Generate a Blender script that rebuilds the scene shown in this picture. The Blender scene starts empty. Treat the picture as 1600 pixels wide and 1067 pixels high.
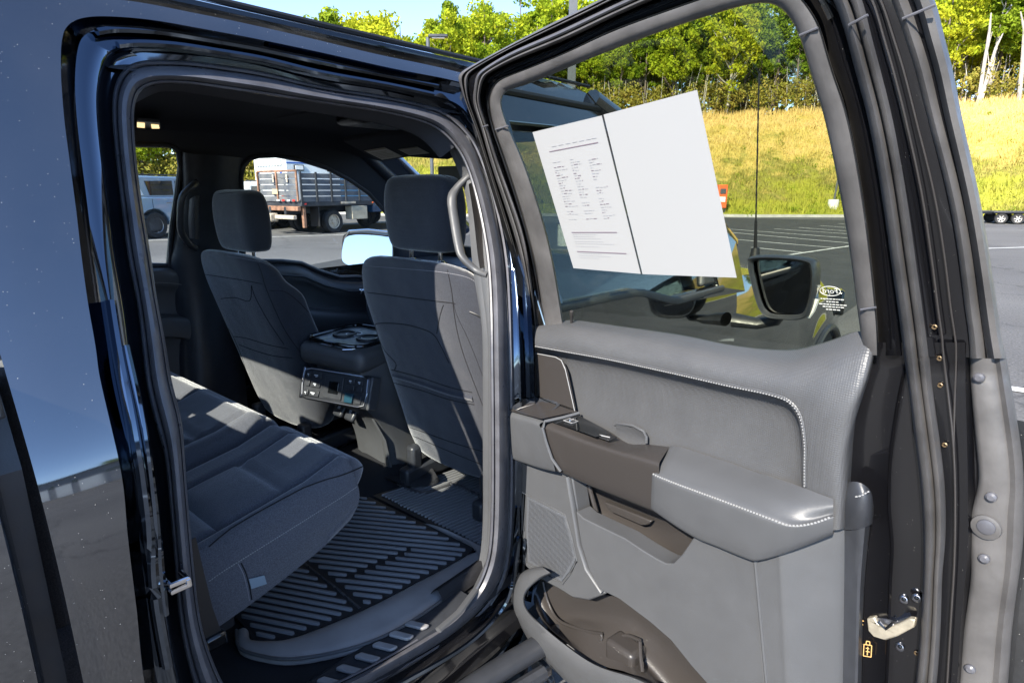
import bpy, math, random
import numpy as np
from mathutils import Vector, Matrix
from mathutils.geometry import tessellate_polygon
random.seed(7); rng = np.random.default_rng(7)
SC = bpy.context.scene
COL = SC.collection
R = math.radians

# ------------------------------------------------------------------ camera
CAM = Vector((1.9, 0.0, 1.6)); FPX = 930.0; PHI = R(40); TH = math.atan((533.5-295)/FPX)
_hx = Vector((-math.sin(PHI), math.cos(PHI), 0))
FW = _hx*math.cos(TH) - Vector((0, 0, 1))*math.sin(TH)
RT = Vector((math.cos(PHI), math.sin(PHI), 0)); UP = RT.cross(FW)
cd = bpy.data.cameras.new('camera'); cam = bpy.data.objects.new('camera', cd); COL.objects.link(cam)
M = Matrix((RT, UP, -FW)).transposed().to_4x4(); M.translation = CAM; cam.matrix_world = M
cd.sensor_width = 36; cd.lens = FPX/1600*36; cd.clip_start = .05; cd.clip_end = 1500
SC.camera = cam

# ------------------------------------------------------------------ sky and sun
SUN_EL, SUN_AZ = 37.0, 280.0          # azimuth measured from +X towards +Y: the side the light comes from
w = bpy.data.worlds.new('World'); SC.world = w; w.use_nodes = True
nt = w.node_tree; bg = nt.nodes['Background']
sky = nt.nodes.new('ShaderNodeTexSky'); sky.sky_type = 'NISHITA'; sky.sun_disc = False
sky.sun_elevation = R(SUN_EL); sky.sun_rotation = R(90-SUN_AZ)
sky.altitude = 2600; sky.air_density = .85; sky.dust_density = .35; sky.ozone_density = 1.6
nt.links.new(sky.outputs[0], bg.inputs[0]); bg.inputs[1].default_value = .15
sl = bpy.data.lights.new('sun', 'SUN'); sl.energy = 3.7; sl.angle = R(.5); sl.color = (1, .93, .82)
so = bpy.data.objects.new('sun', sl); COL.objects.link(so)
sdir = Vector((math.cos(R(SUN_AZ))*math.cos(R(SUN_EL)), math.sin(R(SUN_AZ))*math.cos(R(SUN_EL)), math.sin(R(SUN_EL))))
so.rotation_euler = sdir.to_track_quat('Z', 'Y').to_euler(); so.location = (0, 0, 30)
SC.render.engine = 'CYCLES'
SC.cycles.max_bounces = 10; SC.cycles.transparent_max_bounces = 16; SC.cycles.diffuse_bounces = 5
SC.cycles.glossy_bounces = 5; SC.cycles.caustics_reflective = False; SC.cycles.caustics_refractive = False
SC.view_settings.view_transform = 'Standard'; SC.view_settings.look = 'None'
SC.view_settings.exposure = 1.75; SC.view_settings.gamma = 1.0

# ------------------------------------------------------------------ geometry helpers
def ray(px, py): return FW*FPX + RT*(px-800) + UP*(533.5-py)
def hit(px, py, n, d):
    v = ray(px, py); t = (d-n.dot(CAM))/n.dot(v); return CAM+v*t
def SX(px, py, x): return hit(px, py, Vector((1, 0, 0)), x)
def SY(px, py, y): return hit(px, py, Vector((0, 1, 0)), y)
def SZ(px, py, z): return hit(px, py, Vector((0, 0, 1)), z)
# half width of the cab at height z
_prof = [(.30, .93), (.45, .965), (.60, .985), (.85, 1.0), (1.10, 1.0), (1.22, .985), (1.29, .962), (1.50, .883), (1.70, .803), (1.80, .759), (1.86, .728), (1.90, .700), (1.93, .668), (1.95, .625)]
_zz = np.linspace(.28, 1.96, 337); _xx = np.interp(_zz, [a for a, b in _prof], [b for a, b in _prof])
for _i in range(3): _xx = np.convolve(np.pad(_xx, 6, 'edge'), np.ones(13)/13, 'valid')
_pz = _zz; _px = _xx
def bodyx(z):
    return float(np.interp(z, _pz, _px))
def BS(px, py, inset=0.0):
    x = .95
    for i in range(14):
        p = SX(px, py, x); x = .5*x+.5*(bodyx(p.z)-inset)
    return SX(px, py, x)
# the open rear door: D runs outward from the hinge, V up, ND towards the cabin side
D = -ray(52, 378); D.normalize(); N0 = Vector((0, 0, 1)).cross(D).normalized(); ND = -N0; V = D.cross(N0)
if V.z < 0: V = -V
HP = Vector((1.0, 1.22, 1.2)); HB = .07; LEAN = .34
VL = (V+ND*LEAN).normalized(); NU = D.cross(VL).normalized()
if NU.dot(ND) < 0: NU = -NU
HPB = HP+V*HB
def DF(px, py, n=0.0):
    p = hit(px, py, ND, ND.dot(HP+ND*n))
    if (p-HP).dot(V) > HB:
        q = hit(px, py, NU, NU.dot(HPB+NU*n)); return q
    return p
def DL(s, h, n=0.0):                   # door-local to world, lower flat part
    return HP+D*s+V*h+ND*n
def cr(pts, k, closed=False):          # Catmull-Rom resampling of points of any size, k pieces each span
    P = [np.array(p, float) for p in pts]; n = len(P); out = []
    for i in range(n if closed else n-1):
        if closed: a, b, c, d = P[(i-1) % n], P[i], P[(i+1) % n], P[(i+2) % n]
        else: a, b, c, d = P[max(i-1, 0)], P[i], P[i+1], P[min(i+2, n-1)]
        for j in range(k):
            t = j/k; out.append(.5*((2*b)+(c-a)*t+(2*a-5*b+4*c-d)*t*t+(3*b-a-3*c+d)*t**3))
    if not closed: out.append(P[-1])
    return out

ORG = {}
def empty(name, loc, label, cat, group=None):
    o = bpy.data.objects.new(name, None); COL.objects.link(o); o.location = loc; o.empty_display_size = .1
    o['label'] = label; o['category'] = cat
    if group: o['group'] = group
    ORG[o.name] = Vector(loc); return o
def obj(name, vs, fs, m, parent=None, smooth=True, bev=0, seg=2, sub=0, ang=40, label=None, cat=None, group=None, kind=None):
    org = ORG[parent.name] if parent else Vector((0, 0, 0))
    me = bpy.data.meshes.new(name); me.from_pydata([tuple(Vector(v)-org) for v in vs], [], fs); me.update()
    import bmesh
    bm = bmesh.new(); bm.from_mesh(me); bmesh.ops.remove_doubles(bm, verts=bm.verts, dist=1e-5)
    if smooth != 'keep': bmesh.ops.recalc_face_normals(bm, faces=bm.faces)
    bm.to_mesh(me); bm.free()
    if smooth:
        me.shade_smooth()
        if not sub: me.set_sharp_from_angle(angle=R(ang))
    me.materials.append(m)
    o = bpy.data.objects.new(name, me); COL.objects.link(o)
    if parent: o.parent = parent; ORG[o.name] = org
    else: ORG[o.name] = Vector((0, 0, 0))
    if bev:
        b = o.modifiers.new('bevel', 'BEVEL'); b.width = bev; b.segments = seg; b.limit_method = 'ANGLE'; b.angle_limit = R(35)
    if sub:
        s = o.modifiers.new('sub', 'SUBSURF'); s.levels = sub; s.render_levels = sub
    if label: o['label'] = label
    if cat: o['category'] = cat
    if group: o['group'] = group
    if kind: o['kind'] = kind
    return o
def quadgrid(rows, closed_r=False, closed_c=False, off=0):
    nr, nc = len(rows), len(rows[0]); fs = []
    for i in range(nr if closed_r else nr-1):
        for j in range(nc if closed_c else nc-1):
            a = i*nc+j; b = i*nc+(j+1) % nc; c = ((i+1) % nr)*nc+(j+1) % nc; d = ((i+1) % nr)*nc+j
            fs.append((a+off, b+off, c+off, d+off))
    return [v for r in rows for v in r], fs
class MB:                               # collects simple shapes into one mesh
    def __init__(s): s.v = []; s.f = []
    def add(s, vs, fs): o = len(s.v); s.v += [Vector(v) for v in vs]; s.f += [tuple(i+o for i in f) for f in fs]; return s
    def box(s, c, d, ax=None):
        c = Vector(c); X, Y, Z = ax or (Vector((1, 0, 0)), Vector((0, 1, 0)), Vector((0, 0, 1)))
        vs = [c+X*(d[0]/2*i)+Y*(d[1]/2*j)+Z*(d[2]/2*k) for i in (-1, 1) for j in (-1, 1) for k in (-1, 1)]
        return s.add(vs, [(0, 1, 3, 2), (4, 6, 7, 5), (0, 4, 5, 1), (2, 3, 7, 6), (0, 2, 6, 4), (1, 5, 7, 3)])
    def prism(s, poly, ext):
        n = len(poly); ext = Vector(ext); poly = [Vector(p) for p in poly]
        tri = tessellate_polygon([poly]); vs = poly+[p+ext for p in poly]
        fs = [tuple(t) for t in tri]+[tuple(i+n for i in t) for t in tri]+[(i, (i+1) % n, (i+1) % n+n, i+n) for i in range(n)]
        return s.add(vs, fs)
    def tube(s, pts, r, k=8, closed=False, flat=1.0, up=(0, 0, 1)):
        pts = [Vector(p) for p in pts]; rows = []; n = len(pts)
        for i, p in enumerate(pts):
            a = pts[(i-1) % n] if closed or i else pts[i]; b = pts[(i+1) % n] if closed or i < n-1 else pts[i]
            t = (b-a).normalized(); u = Vector(up).cross(t)
            if u.length < .05: u = Vector((1, 0, 0)).cross(t)
            u.normalize(); q = t.cross(u); rr = r[i] if isinstance(r, (list, tuple)) else r
            rows.append([p+u*math.cos(2*math.pi*j/k)*rr+q*math.sin(2*math.pi*j/k)*rr*flat for j in range(k)])
        vs, fs = quadgrid(rows, closed, True)
        if not closed: fs += [tuple(range(k))[::-1], tuple(range((n-1)*k, n*k))]
        return s.add(vs, fs)
    def disc(s, c, ax, r, h, k=20, r2=None):
        c = Vector(c); ax = Vector(ax).normalized(); return s.tube([c-ax*h/2, c+ax*h/2], [r, r2 if r2 is not None else r], k)
    def lathe(s, c, ax, prof, k=24):
        c = Vector(c); ax = Vector(ax).normalized(); u = ax.orthogonal().normalized(); q = ax.cross(u)
        rows = [[c+ax*h+(u*math.cos(2*math.pi*j/k)+q*math.sin(2*math.pi*j/k))*r for j in range(k)] for r, h in prof]
        vs, fs = quadgrid(rows, False, True); return s.add(vs, fs)
    def build(s, name, m, parent=None, **k): return obj(name, s.v, s.f, m, parent, **k)
def patch(name, grid, f, m, parent=None, kr=4, kc=4, thick=0, tdir=None, **kw):
    """grid: rows of control points (px, py, n) -> Catmull-Rom surface through f; optional thickness"""
    cols = [cr([r[j] for r in grid], kr) for j in range(len(grid[0]))]
    rows = [cr([cols[j][i] for j in range(len(cols))], kc) for i in range(len(cols[0]))]
    P = [[Vector(f(*p)) for p in r] for r in rows]
    vs, fs = quadgrid(P)
    if thick:
        td = Vector(tdir)*thick; nr, nc = len(P), len(P[0]); n = len(vs)
        vs = vs+[v+td for v in vs]; fs = fs+[tuple(i+n for i in q[::-1]) for q in fs]
        rim = [j for j in range(nc)]+[i*nc+nc-1 for i in range(1, nr)]+[(nr-1)*nc+j for j in range(nc-2, -1, -1)]+[i*nc for i in range(nr-2, 0, -1)]
        fs += [(rim[i], rim[(i+1) % len(rim)], rim[(i+1) % len(rim)]+n, rim[i]+n) for i in range(len(rim))]
    return obj(name, vs, fs, m, parent, **kw)
def ribbon(name, A, B, f, prof, m, parent=None, k=4, closed=False, back=.01, caps=True, smooth_=5, **kw):
    """surface between the polylines A and B; prof = [(t, n)...] across; closed towards the back"""
    pr = list(zip(A, B)); Q = cr([tuple(a)+tuple(b) for a, b in pr], k, closed)
    for _ in range(smooth_):
        a_ = Q; Q = [(a_[i-1]+2*a_[i]+a_[(i+1) % len(a_)])/4 if (closed or 0 < i < len(a_)-1) else a_[i] for i in range(len(a_))]
    rows = []
    pf = list(prof)+[(prof[-1][0], prof[-1][1]-back), (prof[0][0], prof[0][1]-back)]
    for q in Q:
        rows.append([Vector(f(q[0]+(q[2]-q[0])*t, q[1]+(q[3]-q[1])*t, n)) for t, n in pf])
    vs, fs = quadgrid(rows, closed, True)
    if not closed and caps:
        c = len(pf); fs += [tuple(range(c)), tuple(range(len(vs)-c, len(vs)))]
    return obj(name, vs, fs, m, parent, **kw)
def arch(n0, h, k=7, a=0, b=1): return [(a+(b-a)*i/(k-1), n0+h*math.sin(math.pi*i/(k-1))**.7) for i in range(k)]
def polyplate(name, pts, f, n, thick, m, parent, tdir=None, bev=0, k=0, **kw):
    """flat plate with the outline pts; n = offset, thickness goes away from the viewer side"""
    if k: pts = [tuple(p) for p in cr(pts, k, True)]
    P = [Vector(f(p[0], p[1], n)) for p in pts]; mb = MB(); mb.prism(P, Vector(tdir)*thick)
    return mb.build(name, m, parent, bev=bev, **kw)

# ------------------------------------------------------------------ materials
def pm(name, col, rough=.5, metal=0, coat=0, spec=.5, wrk=None, bump=None, var=None, dust=None, sheen=0, vor=None, emit=None):
    m = bpy.data.materials.new(name); m.use_nodes = True; t = m.node_tree; b = t.nodes['Principled BSDF']
    b.inputs['Base Color'].default_value = (*col, 1); b.inputs['Roughness'].default_value = rough
    b.inputs['Metallic'].default_value = metal; b.inputs['Coat Weight'].default_value = coat; b.inputs['Coat Roughness'].default_value = .03
    b.inputs['Specular IOR Level'].default_value = spec
    if sheen: b.inputs['Sheen Weight'].default_value = sheen; b.inputs['Sheen Roughness'].default_value = .4
    if emit: b.inputs['Emission Color'].default_value = (*emit[0], 1); b.inputs['Emission Strength'].default_value = emit[1]
    tc = t.nodes.new('ShaderNodeTexCoord')
    def noise(scale, det=4):
        n = t.nodes.new('ShaderNodeTexNoise'); n.inputs['Scale'].default_value = scale; n.inputs['Detail'].default_value = det
        t.links.new(tc.outputs['Object'], n.inputs['Vector']); return n
    colsock = None
    if var:
        n = noise(var[0]); rr = t.nodes.new('ShaderNodeValToRGB'); rr.color_ramp.elements[0].position = .3; rr.color_ramp.elements[1].position = .7
        c2 = var[2] if len(var) > 2 else tuple(c*(1+var[1]) for c in col); c1 = tuple(c*(1-var[1]) for c in col) if len(var) < 3 else col
        rr.color_ramp.elements[0].color = (*c1, 1); rr.color_ramp.elements[1].color = (*c2, 1)
        t.links.new(n.outputs[0], rr.inputs[0]); colsock = rr.outputs[0]; t.links.new(colsock, b.inputs['Base Color'])
        n2 = noise(var[0]*3.1); mr = t.nodes.new('ShaderNodeMapRange'); mr.inputs[1].default_value = .3; mr.inputs[2].default_value = .7
        mr.inputs[3].default_value = max(rough-.07, .01); mr.inputs[4].default_value = min(rough+.1, 1)
        t.links.new(n2.outputs[0], mr.inputs[0])
        if not coat: t.links.new(mr.outputs[0], b.inputs['Roughness'])
    if dust:                            # pale specks and a thin uneven film of dust
        v = t.nodes.new('ShaderNodeTexVoronoi'); v.inputs['Scale'].default_value = dust[0]; t.links.new(tc.outputs['Object'], v.inputs['Vector'])
        sep = t.nodes.new('ShaderNodeSeparateColor'); t.links.new(v.outputs['Color'], sep.inputs[0])
        th = t.nodes.new('ShaderNodeMath'); th.operation = 'MULTIPLY'; th.inputs[1].default_value = dust[1]; t.links.new(sep.outputs[0], th.inputs[0])
        ls = t.nodes.new('ShaderNodeMath'); ls.operation = 'LESS_THAN'; t.links.new(v.outputs['Distance'], ls.inputs[0]); t.links.new(th.outputs[0], ls.inputs[1])
        g2 = t.nodes.new('ShaderNodeMath'); g2.operation = 'GREATER_THAN'; g2.inputs[1].default_value = .972; t.links.new(sep.outputs[1], g2.inputs[0])
        mm = t.nodes.new('ShaderNodeMath'); mm.operation = 'MULTIPLY'; t.links.new(ls.outputs[0], mm.inputs[0]); t.links.new(g2.outputs[0], mm.inputs[1])
        n3 = noise(4, 6); r3 = t.nodes.new('ShaderNodeMapRange'); r3.inputs[1].default_value = .45; r3.inputs[2].default_value = .8
        r3.inputs[3].default_value = dust[2]*.3; r3.inputs[4].default_value = dust[2]; t.links.new(n3.outputs[0], r3.inputs[0])
        mx = t.nodes.new('ShaderNodeMath'); mx.operation = 'MAXIMUM'; t.links.new(mm.outputs[0], mx.inputs[0]); t.links.new(r3.outputs[0], mx.inputs[1])
        d = t.nodes.new('ShaderNodeBsdfDiffuse'); d.inputs[0].default_value = (.5, .48, .45, 1)
        ms = t.nodes.new('ShaderNodeMixShader'); t.links.new(mx.outputs[0], ms.inputs[0]); t.links.new(b.outputs[0], ms.inputs[1]); t.links.new(d.outputs[0], ms.inputs[2])
        t.links.new(ms.outputs[0], t.nodes['Material Output'].inputs[0])
    if bump or vor:
        bp = t.nodes.new('ShaderNodeBump')
        if bump: n = noise(bump[0], 3); bp.inputs['Strength'].default_value = bump[1]; bp.inputs['Distance'].default_value = bump[2] if len(bump) > 2 else .002; t.links.new(n.outputs[0], bp.inputs['Height'])
        if vor:
            v = t.nodes.new('ShaderNodeTexVoronoi'); v.inputs['Scale'].default_value = vor[0]; v.inputs['Randomness'].default_value = vor[2] if len(vor) > 2 else 1
            t.links.new(tc.outputs['Object'], v.inputs['Vector']); bp.inputs['Strength'].default_value = vor[1]; bp.inputs['Distance'].default_value = .002; t.links.new(v.outputs['Distance'], bp.inputs['Height'])
        t.links.new(bp.outputs[0], b.inputs['Normal'])
        if wrk: n4 = noise(wrk[0], 2); b2 = t.nodes.new('ShaderNodeBump'); b2.inputs['Strength'].default_value = 1; b2.inputs['Distance'].default_value = wrk[1]; t.links.new(n4.outputs[0], b2.inputs['Height']); t.links.new(b2.outputs[0], bp.inputs['Normal'])
    return m
def glassmat(name, tint, rough=0.0, boost=1.0):
    m = bpy.data.materials.new(name); m.use_nodes = True; t = m.node_tree; t.nodes.remove(t.nodes['Principled BSDF'])
    tr = t.nodes.new('ShaderNodeBsdfTransparent'); tr.inputs[0].default_value = (*tint, 1)
    g = t.nodes.new('ShaderNodeBsdfGlossy'); g.inputs['Roughness'].default_value = rough
    fr = t.nodes.new('ShaderNodeFresnel'); ge = t.nodes.new('ShaderNodeNewGeometry'); ir = t.nodes.new('ShaderNodeMapRange'); n_ = 1.38+.1*boost
    ir.inputs[3].default_value = n_; ir.inputs[4].default_value = 1/n_; t.links.new(ge.outputs['Backfacing'], ir.inputs[0]); t.links.new(ir.outputs[0], fr.inputs[0])
    ms = t.nodes.new('ShaderNodeMixShader'); t.links.new(fr.outputs[0], ms.inputs[0]); t.links.new(tr.outputs[0], ms.inputs[1]); t.links.new(g.outputs[0], ms.inputs[2])
    t.links.new(ms.outputs[0], t.nodes['Material Output'].inputs[0]); return m
MT = dict(
 paint=pm('black_mirror_paint', (.17, .18, .195), .05, 1, .6, .5, dust=(480, .25, .03)),
 jamb=pm('jamb_paint', (.08, .105, .145), .06, 1, .6, .5),
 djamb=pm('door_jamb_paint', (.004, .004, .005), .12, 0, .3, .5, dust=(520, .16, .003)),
 rubber=pm('rubber', (.085, .085, .095), .34, bump=(60, .15), var=(18, .25)),
 rubber2=pm('door_rubber', (.086, .082, .080), .42, bump=(90, .2), var=(14, .3)),
 rubberd=pm('dark_rubber', (.012, .012, .013), .5),
 trim=pm('soft_trim', (.070, .071, .074), .38, vor=(260, .38, .1), var=(9, .06)),
 trims=pm('smooth_trim', (.071, .073, .077), .45, bump=(500, .12), var=(8, .05)),
 brown=pm('dark_trim', (.038, .034, .032), .33, bump=(700, .25)),
 blk=pm('black_plastic', (.028, .030, .035), .4, bump=(400, .1), var=(15, .15)),
 gloss=pm('gloss_black', (.006, .007, .008), .08, coat=.6),
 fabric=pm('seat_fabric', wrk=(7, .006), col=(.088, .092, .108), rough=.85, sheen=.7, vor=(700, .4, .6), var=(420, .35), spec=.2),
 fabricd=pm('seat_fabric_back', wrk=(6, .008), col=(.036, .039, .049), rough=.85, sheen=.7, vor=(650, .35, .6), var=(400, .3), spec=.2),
 thread=pm('thread', (.25, .25, .25), .6),
 threadd=pm('grey_thread', (.2, .2, .22), .6),
 chrome=pm('chrome', (.75, .75, .76), .08, 1),
 steel=pm('zinc', (.60, .54, .42), .4, .7, var=(60, .2)),
 bolt=pm('bolt_steel', (.35, .36, .4), .28, 1),
 liner=pm('headliner', (.050, .053, .062), .95, bump=(600, .2), spec=.1),
 carpet=pm('carpet', (.032, .032, .035), .95, bump=(900, .8, .004), spec=.1),
 mat=pm('mat_rubber', (.06, .059, .062), .26, bump=(350, .15), var=(10, .25)),
 tint=glassmat('tinted_glass', (.76, .78, .70), boost=1.0),
 ftint=glassmat('front_door_glass', (.50, .54, .52), boost=5),
 clear=glassmat('window_glass', (.93, .955, .945)),
 matd=pm('mat_groove_shade', (.022, .022, .024), .45), matr=pm('mat_rib_sheen', (.21, .21, .215), .22, bump=(350, .1)), mate=pm('mat_edge', (.26, .25, .245), .38, var=(9, .2)),  # same black rubber: rib sheen and groove shade are put into the colours
 paper=pm('paper', (.345, .345, .345), .6),
 ink=pm('ink', (.17, .13, .16), .7), inkl=pm('pale_ink', (.315, .315, .335), .7),
 white=pm('white_paint', (.78, .78, .78), .5, var=(6, .1)),
 mirror=pm('mirror_glass', (.62, .60, .58), .01, 1),
 lamp=pm('lens', (.8, .78, .75), .15),
)
# ------------------------------------------------------------------ ground, bank, wood
def pz(px, py): return SZ(px, py, 0.0)
def azd(az, d, z=0): return Vector((CAM.x+math.cos(R(az))*d, CAM.y+math.sin(R(az))*d, z))
AZ = [60, 80, 88, 98, 108, 125, 133, 142, 150, 170, 200]
DC = [40, 37.5, 37.5, 41, 38, 37, 36, 38, 45, 44, 44]
DT = [66, 65, 65, 68, 66, 63, 57, 56, 60, 56, 54]
HT = [8.2, 8.4, 8.5, 8.7, 8.6, 8.2, 6.6, 4, 1.8, 1.2, 1.2]
def dcurb(a): return float(np.interp(a, AZ, DC))
def dtree(a): return float(np.interp(a, AZ, DT))
def hgt(a, d):
    c, t, h = dcurb(a), dtree(a), float(np.interp(a, AZ, HT)); u = (d-c-.3)/(t-c)
    if u <= 0: return .1
    uu = min(u, 1); z = .1+h*(uu*.72+.28*uu*uu*(3-2*uu))
    if u > 1: z += (d-t)*.06
    return z+.12*math.sin(a*1.9+d*.7)*min(1, u*3)
def nodes_ground(m, fn): t = m.node_tree; fn(t, t.nodes['Principled BSDF'])
def asph(t, b):
    g = t.nodes.new('ShaderNodeNewGeometry')
    def n(sc, det=5):
        k = t.nodes.new('ShaderNodeTexNoise'); k.inputs['Scale'].default_value = sc; k.inputs['Detail'].default_value = det; t.links.new(g.outputs['Position'], k.inputs['Vector']); return k
    a, c = n(.25), n(45, 3); r1 = t.nodes.new('ShaderNodeValToRGB'); r1.color_ramp.elements[0].color = (.085, .082, .08, 1); r1.color_ramp.elements[1].color = (.14, .136, .13, 1)
    r1.color_ramp.elements[0].position = .35; r1.color_ramp.elements[1].position = .7
    t.links.new(a.outputs[0], r1.inputs[0]); r2 = t.nodes.new('ShaderNodeMapRange'); r2.inputs[1].default_value = .3; r2.inputs[2].default_value = .7; r2.inputs[3].default_value = .6; r2.inputs[4].default_value = 1.5
    t.links.new(c.outputs[0], r2.inputs[0]); mx = t.nodes.new('ShaderNodeVectorMath'); mx.operation = 'MULTIPLY'; t.links.new(r1.outputs[0], mx.inputs[0]); t.links.new(r2.outputs[0], mx.inputs[1])
    vc = t.nodes.new('ShaderNodeTexVoronoi'); vc.feature = 'DISTANCE_TO_EDGE'; vc.inputs['Scale'].default_value = .28; vn = n(1.6, 4); va = t.nodes.new('ShaderNodeVectorMath'); va.operation = 'ADD'; t.links.new(g.outputs['Position'], va.inputs[0]); t.links.new(vn.outputs['Color'], va.inputs[1]); t.links.new(va.outputs[0], vc.inputs['Vector'])
    cm = t.nodes.new('ShaderNodeMapRange'); cm.inputs[1].default_value = .0; cm.inputs[2].default_value = .012; cm.inputs[3].default_value = .55; cm.inputs[4].default_value = 1; t.links.new(vc.outputs[0], cm.inputs[0]); m3 = t.nodes.new('ShaderNodeVectorMath'); m3.operation = 'MULTIPLY'; t.links.new(mx.outputs[0], m3.inputs[0]); t.links.new(cm.outputs[0], m3.inputs[1])
    t.links.new(m3.outputs[0], b.inputs['Base Color']); b.inputs['Roughness'].default_value = .85
    bp = t.nodes.new('ShaderNodeBump'); bp.inputs['Strength'].default_value = .5; bp.inputs['Distance'].default_value = .01; t.links.new(c.outputs[0], bp.inputs['Height']); t.links.new(bp.outputs[0], b.inputs['Normal'])
m_asph = pm('asphalt', (.09, .09, .09), .85); nodes_ground(m_asph, asph)
m_grass = pm('dry_grass', (.36, .25, .06), .95, var=(.3, .3, (.20, .19, .035)), bump=(3, 1, .15), spec=.1)
m_tuft = pm('grass_blades', (.46, .33, .085), .9, var=(.22, .3, (.27, .26, .04)), spec=.1)
def bank(t, b):
    g = t.nodes.new('ShaderNodeNewGeometry'); sp = t.nodes.new('ShaderNodeSeparateXYZ'); t.links.new(g.outputs['Position'], sp.inputs[0])
    def n(sc, det=5):
        k = t.nodes.new('ShaderNodeTexNoise'); k.inputs['Scale'].default_value = sc; k.inputs['Detail'].default_value = det; t.links.new(g.outputs['Position'], k.inputs['Vector']); return k
    a, c = n(.16), n(1.3, 6); h = t.nodes.new('ShaderNodeMath'); h.operation = 'MULTIPLY_ADD'; h.inputs[1].default_value = .075; t.links.new(sp.outputs[2], h.inputs[0])
    k1 = t.nodes.new('ShaderNodeMath'); k1.operation = 'MULTIPLY_ADD'; k1.inputs[1].default_value = 1.1; k1.inputs[2].default_value = -.42; t.links.new(a.outputs[0], k1.inputs[0])
    k2 = t.nodes.new('ShaderNodeMath'); k2.operation = 'MULTIPLY_ADD'; k2.inputs[1].default_value = .5; t.links.new(c.outputs[0], k2.inputs[0]); t.links.new(k1.outputs[0], k2.inputs[2]); t.links.new(k2.outputs[0], h.inputs[2])
    r = t.nodes.new('ShaderNodeValToRGB'); e = r.color_ramp.elements; e[0].position = .05; e[0].color = (.42, .22, .08, 1); e[1].position = .9; e[1].color = (.58, .42, .15, 1)
    for p, cc in ((.17, (.44, .34, .07)), (.30, (.26, .28, .035)), (.45, (.34, .33, .045)), (.58, (.24, .22, .05)), (.70, (.50, .38, .10))): x = e.new(p); x.color = (*cc, 1)
    t.links.new(h.outputs[0], r.inputs[0]); t.links.new(r.outputs[0], b.inputs['Base Color'])
nodes_ground(m_grass, bank); nodes_ground(m_tuft, bank)
m_conc = pm('concrete', (.42, .40, .36), .8, var=(2, .15))
G = 420
obj('asphalt_lot', [(-G, -G, 0), (G, -G, 0), (G, G, 0), (-G, G, 0)], [(0, 1, 2, 3)], m_asph, smooth=False, kind='structure')
m_asph2 = pm('fresh_asphalt', (.045, .046, .046), .8, var=(1.2, .18), bump=(40, .4, .01))
obj('fresh_asphalt_strip', [(-9.5, 6.5, .004), (.3, 6.5, .004), (.3, 36.5, .004), (-9.0, 34.8, .004), (-16, 31, .004), (-15, 20, .004)], [(0, 1, 2, 3, 4, 5)], m_asph2, smooth=False, kind='structure')
rows = []
azs = np.arange(60, 201, 1.0); ts = [0, .02]+list(np.linspace(.06, 1, 22))+[1.2, 1.6, 2.4, 4, 7]
for a in azs:
    c, t = dcurb(a), dtree(a); rows.append([azd(a, c+(t-c)*u, hgt(a, c+(t-c)*u)+(rng.normal()*.06 if u > .03 else 0)) for u in ts])
vs, fs = quadgrid(rows); obj('grass_bank', vs, fs, m_grass, kind='structure')
kr_ = [[azd(a, dcurb(a)-.16, 0), azd(a, dcurb(a)-.16, .14), azd(a, dcurb(a)+.05, .15), azd(a, dcurb(a)+.3, .13)] for a in azs]
vs, fs = quadgrid(kr_); obj('kerb', vs, fs, m_conc, smooth=False, kind='structure')
# grass tufts
vs = []; fs = []
for i in range(80000):
    a = rng.uniform(78, 148); u = rng.uniform(0.02, 1.04); c, t = dcurb(a), dtree(a); d = c+(t-c)*u
    p = azd(a, d, hgt(a, d)-.03); h = rng.uniform(.15, .5)*(1.3 if u > .9 else .85); th = rng.uniform(0, 6.28); w2 = rng.uniform(.015, .055)
    dx = Vector((math.cos(th)*w2, math.sin(th)*w2, 0)); tip = p+Vector((rng.normal()*.09, rng.normal()*.09, h)); k = len(vs)
    vs += [p-dx, p+dx, tip+dx*.15, tip-dx*.3]; fs.append((k, k+1, k+2, k+3))
me = bpy.data.meshes.new('grass'); me.from_pydata([tuple(v) for v in vs], [], fs); me.materials.append(m_tuft); o = bpy.data.objects.new('grass', me); COL.objects.link(o); o['kind'] = 'stuff'
o['label'] = 'dry golden grass tufts on the bank below the wood'; o['category'] = 'grass'

def line(p, q, wd=.11):
    d = (q-p).normalized(); s = Vector((-d.y, d.x, 0))*wd/2; z = Vector((0, 0, .009)); return [p-s+z, q-s+z, q+s+z, p+s+z]
m_line = pm('line_paint', (.55, .55, .52), .7, var=(3, .25))
m_line2 = pm('far_line_paint', (.42, .42, .4), .7, var=(3, .25))
LN = [((1234, 398.6), (1330, 384.5)), ((1174, 387), (1254, 395)), ((1130, 373), (1304, 387.7)), ((1100, 360), (1330, 380.5)), ((1120, 357), (1328, 372.6)), ((1210, 358), (1340, 367)),
      ((1248, 356), (1345, 363)), ((1281, 353), (1350, 358)), ((1310, 349.7), (1350, 353)), ((150, 378.5), (620, 365)), ((180, 362), (300, 357.5)), ((500, 352), (640, 346)),
      ((1545, 603), (1660, 620)), ((1560, 845), (1680, 870)), ((700, 345), (760, 342)), ((1440, 392), (1660, 385))]
vs = []; fs = []
for i, (a, b) in enumerate(LN):
    k = len(vs); vs += line(pz(*a), pz(*b), .11 if i < 9 else .14); fs.append((k, k+1, k+2, k+3))
# bays on the side of the lot behind the photographer
for q0, q1 in (((2.2, .67), (8.2, 2.2)), ((2.9, -2.0), (8.9, -.47)), ((3.6, -4.7), (9.6, -3.2))):
    k = len(vs); vs += line(Vector((*q0, 0)), Vector((*q1, 0))); fs.append((k, k+1, k+2, k+3))
obj('parking_lines', vs, fs, m_line, smooth=False, kind='structure')

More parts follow.
